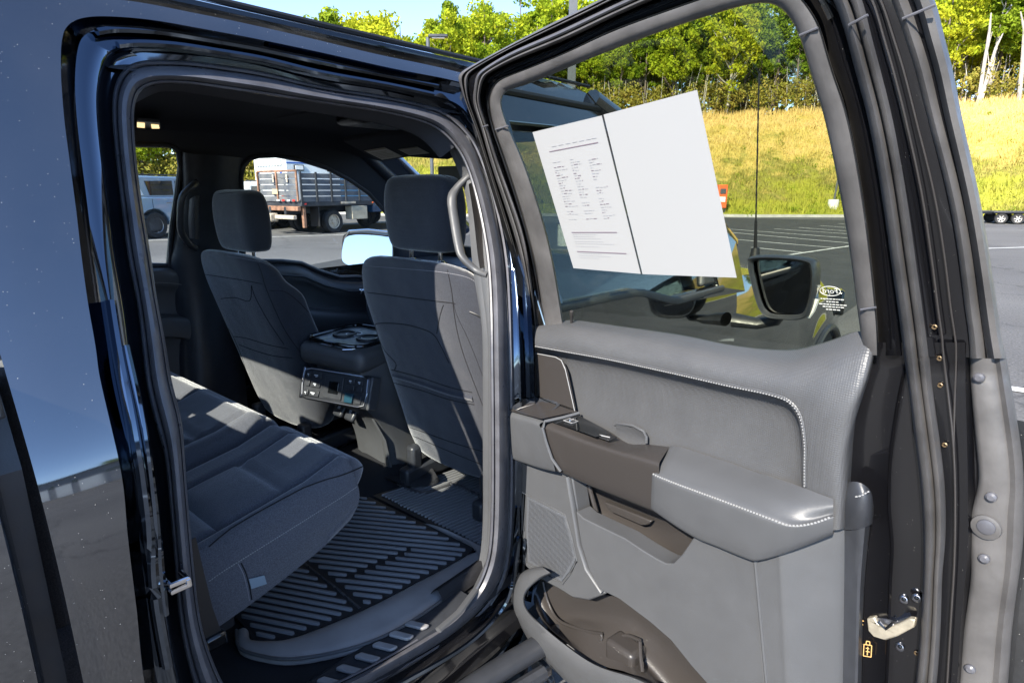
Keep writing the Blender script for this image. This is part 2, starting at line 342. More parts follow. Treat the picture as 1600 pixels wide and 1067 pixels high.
# --- trees
def leafmat(name, c1, c2, c3, tr=.35):
    m = bpy.data.materials.new(name); m.use_nodes = True; t = m.node_tree; t.nodes.remove(t.nodes['Principled BSDF'])
    oi = t.nodes.new('ShaderNodeObjectInfo'); tc = t.nodes.new('ShaderNodeTexCoord'); n = t.nodes.new('ShaderNodeTexNoise'); n.inputs['Scale'].default_value = 1.1; n.inputs['Detail'].default_value = 4
    t.links.new(tc.outputs['Object'], n.inputs['Vector']); ad = t.nodes.new('ShaderNodeMath'); ad.operation = 'MULTIPLY_ADD'; ad.inputs[1].default_value = .7; t.links.new(oi.outputs['Random'], ad.inputs[0])
    sb = t.nodes.new('ShaderNodeMath'); sb.operation = 'MULTIPLY_ADD'; sb.inputs[1].default_value = 1.4; sb.inputs[2].default_value = -.52; t.links.new(n.outputs[0], sb.inputs[0]); t.links.new(sb.outputs[0], ad.inputs[2])
    rr = t.nodes.new('ShaderNodeValToRGB'); e = rr.color_ramp.elements; e[0].position = .1; e[0].color = (*c1, 1); e[1].position = .55; e[1].color = (*c2, 1); x = e.new(.95); x.color = (*c3, 1)
    t.links.new(ad.outputs[0], rr.inputs[0]); df = t.nodes.new('ShaderNodeBsdfDiffuse'); tl = t.nodes.new('ShaderNodeBsdfTranslucent'); ms = t.nodes.new('ShaderNodeMixShader'); ms.inputs[0].default_value = tr
    t.links.new(rr.outputs[0], df.inputs[0]); t.links.new(rr.outputs[0], tl.inputs[0]); t.links.new(df.outputs[0], ms.inputs[1]); t.links.new(tl.outputs[0], ms.inputs[2]); t.links.new(ms.outputs[0], t.nodes['Material Output'].inputs[0]); return m
m_pine = leafmat('pine_needles', (.11, .18, .014), (.23, .31, .025), (.34, .38, .03))
m_leaf = leafmat('leaves', (.14, .22, .014), (.32, .39, .025), (.45, .45, .03))
m_aut = leafmat('autumn_leaves', (.12, .13, .015), (.30, .17, .03), (.30, .09, .03))
m_bark = pm('bark', (.16, .13, .11), .95, var=(3, .35), bump=(6, 1, .05), spec=.1)
m_birch = pm('pale_bark', (.38, .35, .31), .9, var=(3, .3), spec=.1)
def leafquads(centres, per, spread, size, flat=.7):
    n = len(centres)*per; C0 = np.repeat(np.array(centres), per, 0); sp = np.repeat(np.array(spread), per)[:, None]
    d = rng.normal(size=(n, 3)); d /= np.linalg.norm(d, axis=1)[:, None]; P = C0+d*sp*(rng.uniform(.15, 1, (n, 1))**.5)*np.array([1, 1, flat])
    a = rng.normal(size=(n, 3)); a /= np.linalg.norm(a, axis=1)[:, None]; b = np.cross(a, rng.normal(size=(n, 3))); b /= np.linalg.norm(b, axis=1)[:, None]
    s = rng.uniform(.6, 1.25, (n, 1))*size; a = a*s; b = b*s*.62
    v = np.stack([P-a, P-b*.8, P+a, P+b*.8], 1).reshape(-1, 3); f = np.arange(n*4).reshape(-1, 4); return v, f
def npmesh(name, v, f, m):
    me = bpy.data.meshes.new(name); me.from_pydata(v.tolist(), [], f.tolist()); me.materials.append(m); return me
def limbs(mb, h, pts, r0):
    for c in pts:
        z0 = min(max(c[2]-abs(c[0])*.7-abs(c[1])*.7-.5, h*.25), h*.95); b = Vector((0, 0, z0)); e = Vector(c)*.9+b*.1
        mb.tube([b, (b+e)/2+Vector((0, 0, -.1)), e], [r0*.4*(1-z0/h)+.03, .05, .02], 5)
KINDS = []
def tree_kind(nm, kind):
    h = {'pine': 14, 'leaf': 12, 'aut': 10, 'bush': 5}[kind]; cs = []; sp = []
    if kind == 'pine':
        for i in range(46):
            u = rng.uniform(0, 1)**.8; z = h*(.36+.62*u); r = (1-u)*2.5*rng.uniform(.5, 1)+.25; th = rng.uniform(0, 6.28); cs.append((math.cos(th)*r, math.sin(th)*r, z)); sp.append(rng.uniform(.45, .95))
    else:
        for i in range(52):
            d = rng.normal(size=3); d /= np.linalg.norm(d); k = rng.uniform(.45, 1); cs.append((d[0]*h*.24*k, d[1]*h*.24*k, h*.60+d[2]*h*.36*k)); sp.append(rng.uniform(.55, 1.15)*h/12)
    per = 110 if kind != 'bush' else 60
    v, f = leafquads(cs, per, sp, .20 if kind != 'bush' else .12)
    cm = npmesh('crown', v, f, {'pine': m_pine, 'leaf': m_leaf, 'aut': m_aut, 'bush': m_leaf}[kind])
    mb = MB(); j = lambda z: Vector((math.sin(z*.5)*.12, math.cos(z*.37)*.12, z)); mb.tube([j(z) for z in np.linspace(-.3, h*.93, 9)], [.19*(1-q*.85)*h/12 for q in np.linspace(0, 1, 9)], 8)
    limbs(mb, h, cs[::3], .2)
    return cm, mb
LAB = {'pine': ['tall straight green pine rising from the wood above the grass bank', 'pine tree'], 'leaf': ['broad yellow-green leafy tree at the front of the wood', 'tree'], 'aut': ['orange and rust autumn tree beyond the parked vehicles', 'tree']}
protos = {}
for kind, cnt in (('pine', 4), ('leaf', 4), ('aut', 2)):
    for i in range(cnt):
        cm, mb = tree_kind('t', kind); r = empty('pine_tree' if kind == 'pine' else 'broadleaf_tree' if kind == 'leaf' else 'autumn_tree', (0, 0, 0), *LAB[kind])
        c = bpy.data.objects.new('crown', cm); COL.objects.link(c); c.parent = r; t = mb.build('trunk', m_birch if (kind == 'leaf' and i == 1) or (kind == 'pine' and i == 2) else m_bark, r)
        protos.setdefault(kind, []).append([r, c, t, False])
GRP = {'pine': 'pines in the wood above the bank', 'leaf': 'leafy trees in the wood above the bank', 'aut': 'autumn trees beyond the lot'}
def put_tree(kind, i, loc, sc, rz, label=None, group='-'):
    pr = protos[kind][i % len(protos[kind])]; r, c, t, used = pr
    if used:
        r2 = r.copy(); COL.objects.link(r2); c2 = c.copy(); COL.objects.link(c2); c2.parent = r2; t2 = t.copy(); COL.objects.link(t2); t2.parent = r2; r = r2
    pr[3] = True; r.location = loc; r.scale = (sc*rng.uniform(.9, 1.15), sc*rng.uniform(.9, 1.15), sc); r.rotation_euler = (0, 0, rz)
    r['label'] = label or LAB[kind][0]; r['category'] = 'tree'
    g = GRP[kind] if group == '-' else group
    if g: r['group'] = g
    elif 'group' in r: del r['group']
    return r
n = 0
for row, off in enumerate((1.5, 5.5, 11, 17)):
    a = 79.0+row*.9
    while a < 176:
        left = a > 150; d = dtree(a)+off+rng.uniform(-1.5, 1.5); step = math.degrees((2.9 if row < 2 else 3.3)/d)*rng.uniform(.75, 1.3)*(1.4 if left else 1)
        z = hgt(a, d)-.1; tgt = float(np.interp(a, [80, 95, 104, 112, 125, 128, 133, 136, 139.5, 142, 145, 150, 175], [23.5, 22, 20.5, 22, 21.8, 20.8, 19.3, 17.4, 16.4, 18, 19, 15, 12]))+(row-1.5)*.9+rng.uniform(-2.4, 1.6)
        if left: kind = 'aut' if rng.uniform() < .55 else 'leaf'
        elif 128 < a <= 150: kind = 'leaf' if rng.uniform() < .55 else ('aut' if a > 131 and rng.uniform() < .35 else 'pine')
        else: kind = 'pine' if rng.uniform() < (.5 if row < 1 else .62) else 'leaf'
        h0 = {'pine': 14, 'leaf': 12, 'aut': 10}[kind]; sc = max((tgt-z)/h0, .5)*(rng.uniform(.6, .85) if row == 0 else 1)
        zi = 0 if a < 92 else 1 if a < 105 else 2 if a < 119 else 3 if a < 128 else 4 if a < 150 else 5
        zone = ['at far right', 'right of the antenna', 'above the paper sheets', 'beside the tall lamp post', 'over the truck roof', 'beyond the parked cars'][zi]
        rw_ = ['at the front of the wood', 'in the second row', 'deeper in the wood', 'at the back of the wood'][row]; what = {'pine': 'green pine', 'leaf': 'yellow-green leafy tree', 'aut': 'orange autumn tree'}[kind]
        put_tree(kind, n, azd(a, d, z), sc, rng.uniform(0, 6.28), f'{what} {rw_} {zone}', f'{what}s {rw_} {zone}'); n += 1; a += step
for i, (a, tg) in enumerate(((145.6, 16.6), (144.6, 17.6), (143.6, 18.2), (142.4, 17.2), (141.3, 16.4), (140.4, 15.6), (139.7, 16.4), (138.2, 15.2), (137.0, 16.8), (135.6, 17.6))):
    d = dtree(a)+2.5+(i % 3)*1.4; z = hgt(a, d)-.1; put_tree('leaf' if i % 4 else 'pine', i, azd(a, d, z), (tg-z)/(12 if i % 4 else 14), i*1.3, 'yellowish tree showing its top above the truck roof against the sky', 'trees topping the truck roof')
# the tree with a pale trunk standing out at the edge of the wood
p = azd(111.2, dtree(111)-.6, 0); p.z = hgt(111.2, dtree(111)-.6)
put_tree('leaf', 1, p, .92, 1.1, 'tree with a pale bare lower trunk standing at the front edge of the wood', None)
# pale slanting dead trunks at the right end of the wood
mb = MB()
for px, dx, hh in ((1507, 6, 5.5), (1565, -9, 6.5), (1504, -2, 7)):
    a = 130-math.degrees(math.atan((px-800)/960)); d = dtree(a)-.5; b = azd(a, d, hgt(a, d)); s = RT*dx*.07
    t = empty('dead_tree', b, {1507: 'pale dead trunk leaning right in front of the wood at far right', 1565: 'pale bent dead trunk leaning left at the far right', 1504: 'thin upright pale dead trunk beside the leaning one'}[px], 'tree')
    m2 = MB(); m2.tube([b, b+s*.6+Vector((0, 0, hh*.5)), b+s*1.1+Vector((0, 0, hh*.8)), b+s*2+Vector((0, 0, hh))], [.16, .14, .1, .04], 7); m2.build('trunk', m_birch, t)
    m2 = MB(); m2.tube([b+s*.6+Vector((0, 0, hh*.5)), b-s*.6+Vector((0, 0, hh*.8))], [.06, .02], 5); m2.build('branch', m_birch, t)
# undergrowth and the wood behind
cs = []; sp = []
for i in range(1100):
    a = rng.uniform(78, 178); d = dtree(a)+rng.uniform(-.6, 4.5); hh = rng.uniform(.4, 5.5); cs.append(tuple(azd(a, d, hgt(a, d)+hh*.5))); sp.append(rng.uniform(.5, 1.25))
v, f = leafquads(cs, 60, sp, .15, 1.0)
m_under = leafmat('undergrowth_leaves', (.12, .13, .025), (.28, .27, .05), (.38, .28, .07), .25)
o = bpy.data.objects.new('undergrowth', npmesh('undergrowth', v, f, m_under)); COL.objects.link(o); o['kind'] = 'stuff'; o['label'] = 'olive and grey undergrowth along the foot of the wood'; o['category'] = 'undergrowth'
cs = []; sp = []
for i in range(170):
    a = rng.uniform(78, 140); u = rng.uniform(.02, .95)**1.3; c, t = dcurb(a), dtree(a); d = c+(t-c)*u; cs.append(tuple(azd(a, d, hgt(a, d)+.12))); sp.append(rng.uniform(.18, .55))
v, f = leafquads(cs, 70, sp, .055, .8)
o = bpy.data.objects.new('weed_clumps', npmesh('weed_clumps', v, f, m_leaf)); COL.objects.link(o); o['kind'] = 'stuff'; o['label'] = 'green weed clumps scattered over the golden bank'; o['category'] = 'weeds'
mb = MB()
for i in range(260):
    a = rng.uniform(78, 150); d = dtree(a)+rng.uniform(-.2, 6); b = azd(a, d, hgt(a, d)-.1); l = Vector((rng.normal()*.4, rng.normal()*.4, rng.uniform(2, 5))); mb.tube([b, b+l*.5+Vector((rng.normal()*.1, rng.normal()*.1, 0)), b+l], [.06, .045, .015], 4)
o = mb.build('saplings', m_birch, None, kind='stuff'); o['label'] = 'thin pale sapling stems among the undergrowth'; o['category'] = 'saplings'
cs = []; sp = []
for i in range(900):
    a = rng.uniform(76, 180); d = dtree(a)+rng.uniform(20, 34); tz = float(np.interp(a, [80, 128, 136, 140, 150, 180], [19, 18, 16, 12, 10, 9])); cs.append(tuple(azd(a, d, hgt(a, d)+rng.uniform(0, max(tz-hgt(a, d), 3))))); sp.append(rng.uniform(1.2, 2.4))
v, f = leafquads(cs, 50, sp, .42)
o = bpy.data.objects.new('far_wood', npmesh('far_wood', v, f, m_pine)); COL.objects.link(o); o['kind'] = 'stuff'; o['label'] = 'dense green wood filling the gaps behind the front trees'; o['category'] = 'wood'
# trees and a low building on the far side of the lot behind the photographer (they show as reflections in the paint and glass)
def behind_tree(az, d, kind, i, sc): return put_tree(kind, i, azd(az, d, 0), sc, rng.uniform(0, 6), 'tree in the row on the far side of the lot behind the viewer', 'trees on the far side of the lot')
for i, az in enumerate(np.arange(-175, 58, 4.2)):
    behind_tree(az+rng.uniform(-1, 1), rng.uniform(85, 100), 'leaf' if i % 3 else 'pine', i, rng.uniform(.7, 1.05))

# ------------------------------------------------------------------ street furniture, vehicles in the background
def pole(name, base, r, h, label, square=False, lean=(0, 0), cb=None, light=True):
    t = empty(name, base, label, 'lamp post'); top = Vector(base)+Vector((lean[0], lean[1], h)); mb = MB(); b = Vector(base)
    if square:
        ax = (RT, Vector((-RT.y, RT.x, 0)), Vector((0, 0, 1))); mb.box((b+top)/2, (r*2, r*2, h), ax)
    else: mb.tube([b, (b+top)/2+Vector((lean[0]*.05, 0, 0)), top], r, 10)
    mb.build('pole', m_polem, t, bev=.01 if square else 0)
    mb = MB(); cbr, cbh = cb or (.3, .6); mb.lathe(b, (0, 0, 1), [(0, cbh), (cbr*.95, cbh), (cbr, cbh-.04), (cbr, -.3)], 20); mb.build('concrete_base', m_white_c, t)
    if light:
        mb = MB(); mb.box(top+RT*.5+Vector((0, 0, .05)), (.9, .35, .14), (RT, Vector((-RT.y, RT.x, 0)), Vector((0, 0, 1)))); mb.build('lamp_head', MT['blk'], t, bev=.03)
        mb = MB(); mb.box(top+RT*.5+Vector((0, 0, -.03)), (.6, .25, .03), (RT, Vector((-RT.y, RT.x, 0)), Vector((0, 0, 1)))); mb.build('lens', MT['lamp'], t)
m_polem = pm('pole_metal', (.09, .095, .10), .45, var=(3, .1)); m_white_c = pm('painted_concrete', (.62, .6, .56), .8, var=(4, .12))
a = 130-math.degrees(math.atan((889-800)/960)); pole('lamp_post', azd(a, 17.5, 0), .105, 9, 'square dark grey lamp post rising behind the open rear door', True)
pole('lamp_post', azd(130-math.degrees(math.atan((1305-800)/960)), dcurb(101)+1.6, .35), .055, 8.5, 'thin dark lamp post on a white concrete base at the foot of the bank', lean=(.35, -.1), cb=(.3, .62))
pole('lamp_post', azd(130-math.degrees(math.atan((676-800)/960)), 31, 0), .09, 8.5, 'lamp post seen through the windscreen beside the sun visor')

m_suv = pm('blue_grey_paint', (.22, .32, .43), .3, .2, 1); m_wht = pm('white_vehicle_paint', (.75, .76, .75), .35, 0, .6, var=(2, .04)); m_dkglass = pm('dark_glass', (.01, .014, .016), .05, 0, .4)
m_tyre = pm('tyre', (.02, .02, .02), .8, var=(8, .3)); m_rim = pm('rim_alloy', (.25, .25, .25), .35, .7); m_dirty = pm('dusty_rim', (.5, .42, .32), .8, var=(12, .25)); m_dk = pm('dark_body', (.03, .032, .036), .6, var=(3, .5)); m_rust = pm('rusty_frame', (.25, .13, .08), .85, var=(5, .5))
m_wood = pm('weathered_boards', (.075, .082, .10), .85, var=(2.5, .4, (.17, .165, .16))); m_red = pm('red_reflector', (.6, .03, .02), .35); m_orange = pm('orange_paint', (.75, .13, .03), .5); m_bl = pm('blue_print', (.02, .10, .42), .5); m_cabb = pm('blue_cab_paint', (.01, .05, .12), .25, 0, .6)
class Car:                              # local frame: f forward, l left, origin on the ground
    def __init__(s, o, head, label, cat, name):
        s.o = Vector(o); s.f = Vector((math.cos(R(head)), math.sin(R(head)), 0)); s.l = Vector((-s.f.y, s.f.x, 0)); s.u = Vector((0, 0, 1)); s.ax = (s.f, s.l, s.u); s.t = empty(name, s.o, label, cat)
    def P(s, f, l, z): return s.o+s.f*f+s.l*l+s.u*z
    def box(s, name, c, d, m, bev=.02, parent=None, **k): mb = MB(); mb.box(s.P(*c), d, s.ax); return mb.build(name, m, parent or s.t, bev=bev, **k)
    def prof(s, name, pts, l0, l1, m, bev=.05, seg=3, parent=None, inset=0):
        """side profile pts (f, z) from l0 to l1; inset narrows with height above belt"""
        mb = MB(); P = [s.P(f, l0, z) for f, z in pts]; mb.prism(P, s.l*(l1-l0)); return mb.build(name, m, parent or s.t, bev=bev, seg=seg)
    def wheel(s, f, l, r, w, rim=None, side=-1, spokes=5):
        c = s.P(f, l, r); wh = MB(); rr = r*.62; wh.lathe(c, s.l*side, [(rr, -w/2), (r*.93, -w/2), (r, -w*.3), (r, w*.3), (r*.93, w/2), (rr, w/2-.005), (rr, -w/2)], 32); W = wh.build('wheel', m_tyre, s.t, ang=30)
        mb = MB(); mb.lathe(c, s.l*side, [(0, w*.28), (r*.12, w*.3), (r*.16, w*.22)], 16); mb.lathe(c, s.l*side, [(rr*.9, w*.3), (rr*1.01, w*.48), (rr, -w*.2)], 28)
        if not spokes: mb.disc(c+s.l*side*w*.12, s.l, rr*.9, .03, 24); mb.disc(c+s.l*side*w*.3, s.l, rr*.3, .08, 14)
        for i in range(spokes):
            a = 6.283*i/spokes; d = s.f*math.cos(a)+s.u*math.sin(a); e = s.f*-math.sin(a)+s.u*math.cos(a); mb.box(c+d*rr*.52+s.l*side*w*.26, (rr*.9, rr*.2, .03), (d, e, s.l))
        mb.build('rim', rim or m_rim, W); mb = MB(); mb.disc(c+s.l*side*w*.05, s.l, rr*.97, .02, 24); mb.build('brake_disc', m_dk, W)
# blue-grey SUV: its right rear wheel stands where the left rear window shows it
def suv(loc, head, label, paint, sc=1.0):
    c = Car(loc, head, label, 'car', 'parked_car'); W = 1.0*sc; k = lambda pts: [(f*sc, z*sc) for f, z in pts]
    arch_ = lambda cx, r=.47: [(cx+r*math.cos(t), .40+r*math.sin(t)) for t in np.linspace(math.pi, 0, 9)]
    low = [(-1.15, .45)]+arch_(0, .5)+[(1, .32), (2.1, .32)]+arch_(3.05, .5)+[(3.9, .45), (3.98, .8), (3.9, 1.02), (2.85, 1.17), (2.3, 1.22), (-1.1, 1.26), (-1.2, .9)]
    c.prof('body', k(low), -W, W, paint, .06)
    c.prof('roof', k([(-1.05, 1.2), (2.25, 1.2), (1.35, 1.80), (1.1, 1.86), (-.75, 1.88), (-1.0, 1.72)]), -W+.12, W-.12, paint, .09)
    for nm, q in (('rear_side_window', [(-.9, 1.3), (-.3, 1.3), (-.42, 1.7), (-.82, 1.7)]), ('rear_door_window', [(.0, 1.3), (.82, 1.3), (.82, 1.74), (-.12, 1.72)]), ('front_door_window', [(.92, 1.3), (1.95, 1.28), (1.3, 1.7), (.92, 1.74)])):
        for sd in (-1, 1): c.prof(nm, k(q), sd*(W-.125), sd*(W-.10), m_dkglass, .008)
    c.prof('pillar_trim', k([(-.32, 1.3), (-.22, 1.3), (-.4, 1.72), (-.5, 1.72)]), -W+.08, -W+.10, m_wht, .005)
    for sd in (-1, 1):
        for fx in (.62, 1.75): c.box('door_handle', (fx*sc-.1, sd*(W+.02), 1.08*sc), (.2, .03, .03), MT['chrome'], .008)
        for f in (0, 3.05): c.wheel(f*sc, sd*(W-.13), .40*sc, .27, m_rim, sd)
        c.box('roof_rail', (.2*sc, sd*(W-.2), 1.91*sc), (2.4, .04, .035), MT['blk'], .01)
        c.box('door_seam', (-.02, sd*(W+.001), .85*sc), (.012, .006, .75), m_dk, 0)
        c.box('mirror', (1.85*sc, sd*(W+.12), 1.28*sc), (.14, .22, .17), paint, .04)
        c.box('wheel_arch', (0, sd*(W-.2), .45*sc), (.85, .35, .6), m_dk, .1)
        c.box('sill', (1.5*sc, sd*(W-.01), .36*sc), (2.0, .06, .12), m_dk, .02); c.box('tail_lamp', (-1.14*sc, sd*(W-.1), 1.1*sc), (.1, .2, .32), m_red, .03); c.box('headlamp', (3.85*sc, sd*(W-.22), .85*sc), (.15, .35, .16), MT['lamp'], .03)
    c.prof('windscreen', k([(1.42, 1.75), (2.22, 1.25), (2.24, 1.27), (1.45, 1.78)]), -W+.22, W-.22, m_dkglass, .004); c.box('rear_window', (-1.04*sc, 0, 1.5*sc), (.05, 1.3*sc, .34), m_dkglass, .02)
    c.box('grille', (3.96*sc, 0, .8*sc), (.06, 1.1, .25), m_dk, .02); c.box('bumper', (-1.17*sc, 0, .6*sc), (.14, 1.8*sc, .22), m_dk, .04)
    return c
pw = pz(241, 372.5); hd = 108
off = Vector((-math.sin(R(hd)), math.cos(R(hd)), 0))
suv(pw+off*.87, hd, 'blue-grey estate car parked beyond the left rear window', m_suv, 1.07)
pv = azd(130+math.degrees(math.atan((800-388)/960)), 27.5, 0); suv(pv, 112, 'white car with greenish windows parked left of the ambulance', m_wht, 1.0)
# stake-bed truck
pw = pz(521, 364); hd = 95; fv = Vector((math.cos(R(hd)), math.sin(R(hd)), 0)); lv = Vector((-fv.y, fv.x, 0))
c = Car(pw+lv*1.0, hd, 'old stake bed lorry with weathered board sides parked in front of the ambulance', 'truck', 'stake_truck')
c.box('bed_floor', (.2, 0, 1.07), (3.3, 2.44, .16), m_dk, .02); c.box('frame_rail', (1.6, -.45, .85), (6.4, .12, .25), m_dk, .01); c.box('frame_rail', (1.6, .45, .85), (6.4, .12, .25), m_dk, .01)
for sd in (-1, 1):
    for i in range(6): c.box('stake', (-1.42+i*.645, sd*1.24, 1.66), (.07, .05, 1.02), m_dk, .006)
    for i in range(5): c.box('side_board', (.2, sd*1.19, 1.24+i*.2), (3.2, .04, .165), m_wood, .005)
for i in range(5): c.box('gate_board', (-1.47, 0, 1.24+i*.2), (.05, 2.2, .175), m_wood, .005)
for l in (-1.15, 0, 1.15): c.box('gate_post', (-1.52, l, 1.68), (.05, .07, 1.02), m_rust, .005)
c.box('gate_top_rail', (-1.5, 0, 2.2), (.08, 2.3, .07), m_rust, .01)
for l in (-.65, .15): c.box('gate_hinge', (-1.55, l, 1.95), (.02, .08, .26), m_dirty, .004)
c.box('licence_plate', (-1.555, .1, 1.5), (.01, .32, .17), pm('dusty_plate', (.55, .42, .25), .6), 0)
for i in range(4): c.box('reflector_stripe', (-1.56, -.95+i*.3, 1.2), (.01, .15, .06), m_red if i % 2 == 0 else m_wht, 0)
c.box('rear_beam', (-1.5, 0, .92), (.16, 2.3, .16), m_rust, .02); c.box('bumper', (-1.6, 0, .62), (.16, 2.0, .14), m_dirty, .02); c.box('hitch', (-1.7, .2, .6), (.35, .3, .3), m_dirty, .05)
c.box('hydraulic_leg', (-1.3, -1.1, .75), (.12, .12, 1.0), m_rust, .02); c.box('mud_flap', (-.72, -.95, .62), (.03, .5, .7), MT['rubberd'], .005)
c.box('tool_box', (1.15, -1.02, .72), (.75, .4, .5), pm('tan_box', (.42, .37, .28), .6, var=(4, .2)), .02); c.box('marker_lamp', (-1.3, -1.25, 1.08), (.08, .02, .05), m_red, .005); c.box('marker_lamp', (1.8, -1.25, 1.08), (.08, .02, .05), m_orange, .005)
c.box('side_plate', (.6, -1.245, 1.10), (.7, .01, .08), m_dirty, 0)
for sd in (-1, 1):
    c.wheel(0, sd*.98, .42, .25, m_dirty, sd, 0); c.wheel(0, sd*.70, .42, .22, m_dirty, sd, 0); c.wheel(3.3, sd*.95, .42, .25, m_dirty, sd, 0)
cabp = [(2.0, .7), (2.0, 2.0), (2.2, 2.2), (3.2, 2.2), (3.65, 1.6), (4.5, 1.45), (4.6, .75), (3.8, .7)]
c.prof('cab', cabp, -1.0, 1.0, m_cabb, .08)
for sd in (-1, 1): c.prof('cab_window', [(2.3, 1.5), (3.4, 1.5), (3.1, 2.05), (2.3, 2.05)], sd*.99, sd*1.02, m_dkglass, .01); c.box('mirror', (3.5, sd*1.25, 1.7), (.1, .2, .4), MT['blk'], .03)
c.box('rear_cab_window', (1.98, 0, 1.85), (.03, 1.2, .35), m_dkglass, .01)
# ambulance
a = 130+math.degrees(math.atan((800-449)/960)); rc = azd(a, 25.0, 0); hd = 90; lv = Vector((-math.sin(R(hd)), math.cos(R(hd)), 0))
c = Car(rc+lv*1.2, hd, 'white box ambulance with blue star emblem parked behind the stake bed lorry', 'ambulance', 'ambulance')
c.box('box_body', (2.2, 0, 1.78), (4.4, 2.4, 2.05), m_wht, .05); c.box('roof_edge', (2.2, 0, 2.82), (4.46, 2.46, .09), m_wht, .03)
c.box('stripe', (2.2, -1.203, 2.56), (4.3, .01, .05), m_bl, 0)
vt = c.box('vent_panel', (-.01, 0, 2.55), (.02, 1.9, .22), m_dk, .005)
for i in range(9): c.box('vent_slat', (-.03, -.86+i*.215, 2.55), (.03, .15, .2), m_wht, .003, vt)
for l in (-.85, .85): c.box('rear_mark', (-.012, l, 2.15), (.01, .16, .16), m_bl, 0); c.box('tail_lamp', (-.02, l, 1.2), (.03, .14, .3), m_red, .01)
for f in (.55, 2.0):
    o = c.box('scene_lamp', (f, -1.22, 2.38), (.42, .06, .22), m_dk, .02); c.box('lens', (f, -1.26, 2.38), (.34, .02, .15), MT['lamp'], .01, o)
mb = MB(); ce = c.P(3.35, -1.204, 2.32)
for i in range(3):
    an = math.pi/3*i+math.pi/2; d = c.f*math.cos(an)+c.u*math.sin(an); e = c.f*-math.sin(an)+c.u*math.cos(an); mb.box(ce-c.l*.001*i, (.5, .13, .006), (d, e, c.l))
mb.build('star_emblem', m_bl, c.t)
c.prof('cab', [(4.4, .6), (4.4, 2.3), (4.9, 2.3), (5.6, 1.6), (6.6, 1.4), (6.7, .7), (6, .6)], -1.0, 1.0, m_wht, .1)
for sd in (-1, 1): c.prof('cab_window', [(4.6, 1.55), (5.4, 1.55), (4.95, 2.1), (4.6, 2.1)], sd*.99, sd*1.02, m_dkglass, .01); c.wheel(.95, sd*1.0, .42, .3, None, sd); c.wheel(5.5, sd*.9, .42, .25, None, sd)
# utility trailer at the far right
p1, p2 = pz(1561, 350.0), pz(1587, 350.5); hv = (p2-p1); sp_ = hv.length; hd = math.degrees(math.atan2(hv.y, hv.x)); lv = Vector((-math.sin(R(hd)), math.cos(R(hd)), 0))
c = Car((p1+p2)/2+lv*.8, hd, 'low black flatbed trailer with two pale wheels parked by the kerb at far right', 'trailer', 'utility_trailer')
r_ = sp_*.40
c.box('deck', (0, 0, r_*2.05), (5.0, 1.6, .1), m_dk, .02); c.box('side_rail', (0, -.85, r_*2.3), (5.0, .05, .06), m_dk, .005); c.box('tongue', (-3.1, 0, r_*1.3), (1.6, .12, .1), m_dk, .01)
c.box('fender', (0, -.92, r_*2.15), (sp_*2.1, .25, .05), MT['blk'], .02)
for sd in (-1, 1):
    for f in (-sp_/2, sp_/2): c.wheel(f, sd*.88, r_, .2, pm('pale_rim', (.6, .56, .5), .5), sd, 6)
# orange equipment tower beside the kerb
b = azd(130-math.degrees(math.atan((1128-800)/960)), dcurb(109)+.9, .2); c = Car(b, 40, 'small orange cabinet with two grey panels beside the kerb beyond the price sheet', 'cabinet', 'orange_cabinet')
c.box('body', (0, 0, .95), (.55, .5, 1.35), m_orange, .03); c.box('grey_panel', (0, -.26, 1.25), (.34, .03, .3), MT['trims'], .01); c.box('grey_panel', (0, -.26, .78), (.34, .03, .3), m_wht, .01)
for f in (-.2, .2): c.box('leg', (f, 0, .12), (.07, .4, .36), m_dk, .01)
# long low warehouse behind the photographer
c = Car(azd(12, 46, 0), 112, 'long low grey warehouse with white roller doors across the lot', 'warehouse', 'warehouse')
m_wall = pm('grey_cladding', (.26, .27, .29), .6, var=(1, .1))
c.box('wall', (0, 0, 2.6), (46, 14, 5.2), m_wall, .02); c.box('roof', (0, 0, 5.35), (47, 15, .3), m_dk, .03)
for i in range(9):
    c.box('roller_door', (-20+i*5, 7.03, 1.7), (3.4, .06, 3.2), m_wht, .01)
    c.box('window', (-17.5+i*5, 7.03, 3.6), (1.3, .05, .8), m_dkglass, .01)
# ------------------------------------------------------------------ the pickup truck
TR = empty('pickup_truck', (0, 1.2, 0), 'black crew cab pickup truck with its rear passenger door standing open', 'pickup truck')
YB = .142                                # rear face of the cab corner
# outer skin of the cab side from the back of the cab to the door cut, then along the roof rail
CUT = [(250,1130),(226,1067),(214,957),(206,892),(199,832),(194,771),(186,721),(173.5,666),(156,590),(149,540),(137,471),(126.6,395),(119,329),(109,253),(101,192),(96,132),(95,91),(97,62),(104,43),(121,31),(152,26),(203,28),(253,34),(325,47),(400,61),(500,82),(612,107),(690,122),(735,132)]
C3 = [BS(*p) for p in CUT]
pairs = []
for i, p in enumerate(C3):
    if i <= 14: o_ = (YB, p.z)
    elif i < 21:
        t = (i-14)/7.0; zt = 1.955; yy = YB+(C3[21].y-.0-YB)*max(0, (t-.4)/.6); zz = C3[14].z+(zt-C3[14].z)*min(1, t/.5); o_ = (yy, zz)
    else: o_ = (p.y, 1.955)
    pairs.append((p.y, p.z, o_[0], o_[1]))
y0f, z0f = C3[-1].y, C3[-1].z
pairs += [(1.45, z0f+.0, 1.45, 1.95), (1.8, z0f-.01, 1.75, 1.935), (2.1, z0f-.05, 2.0, 1.90)]
Q = cr(pairs, 5); rows = []
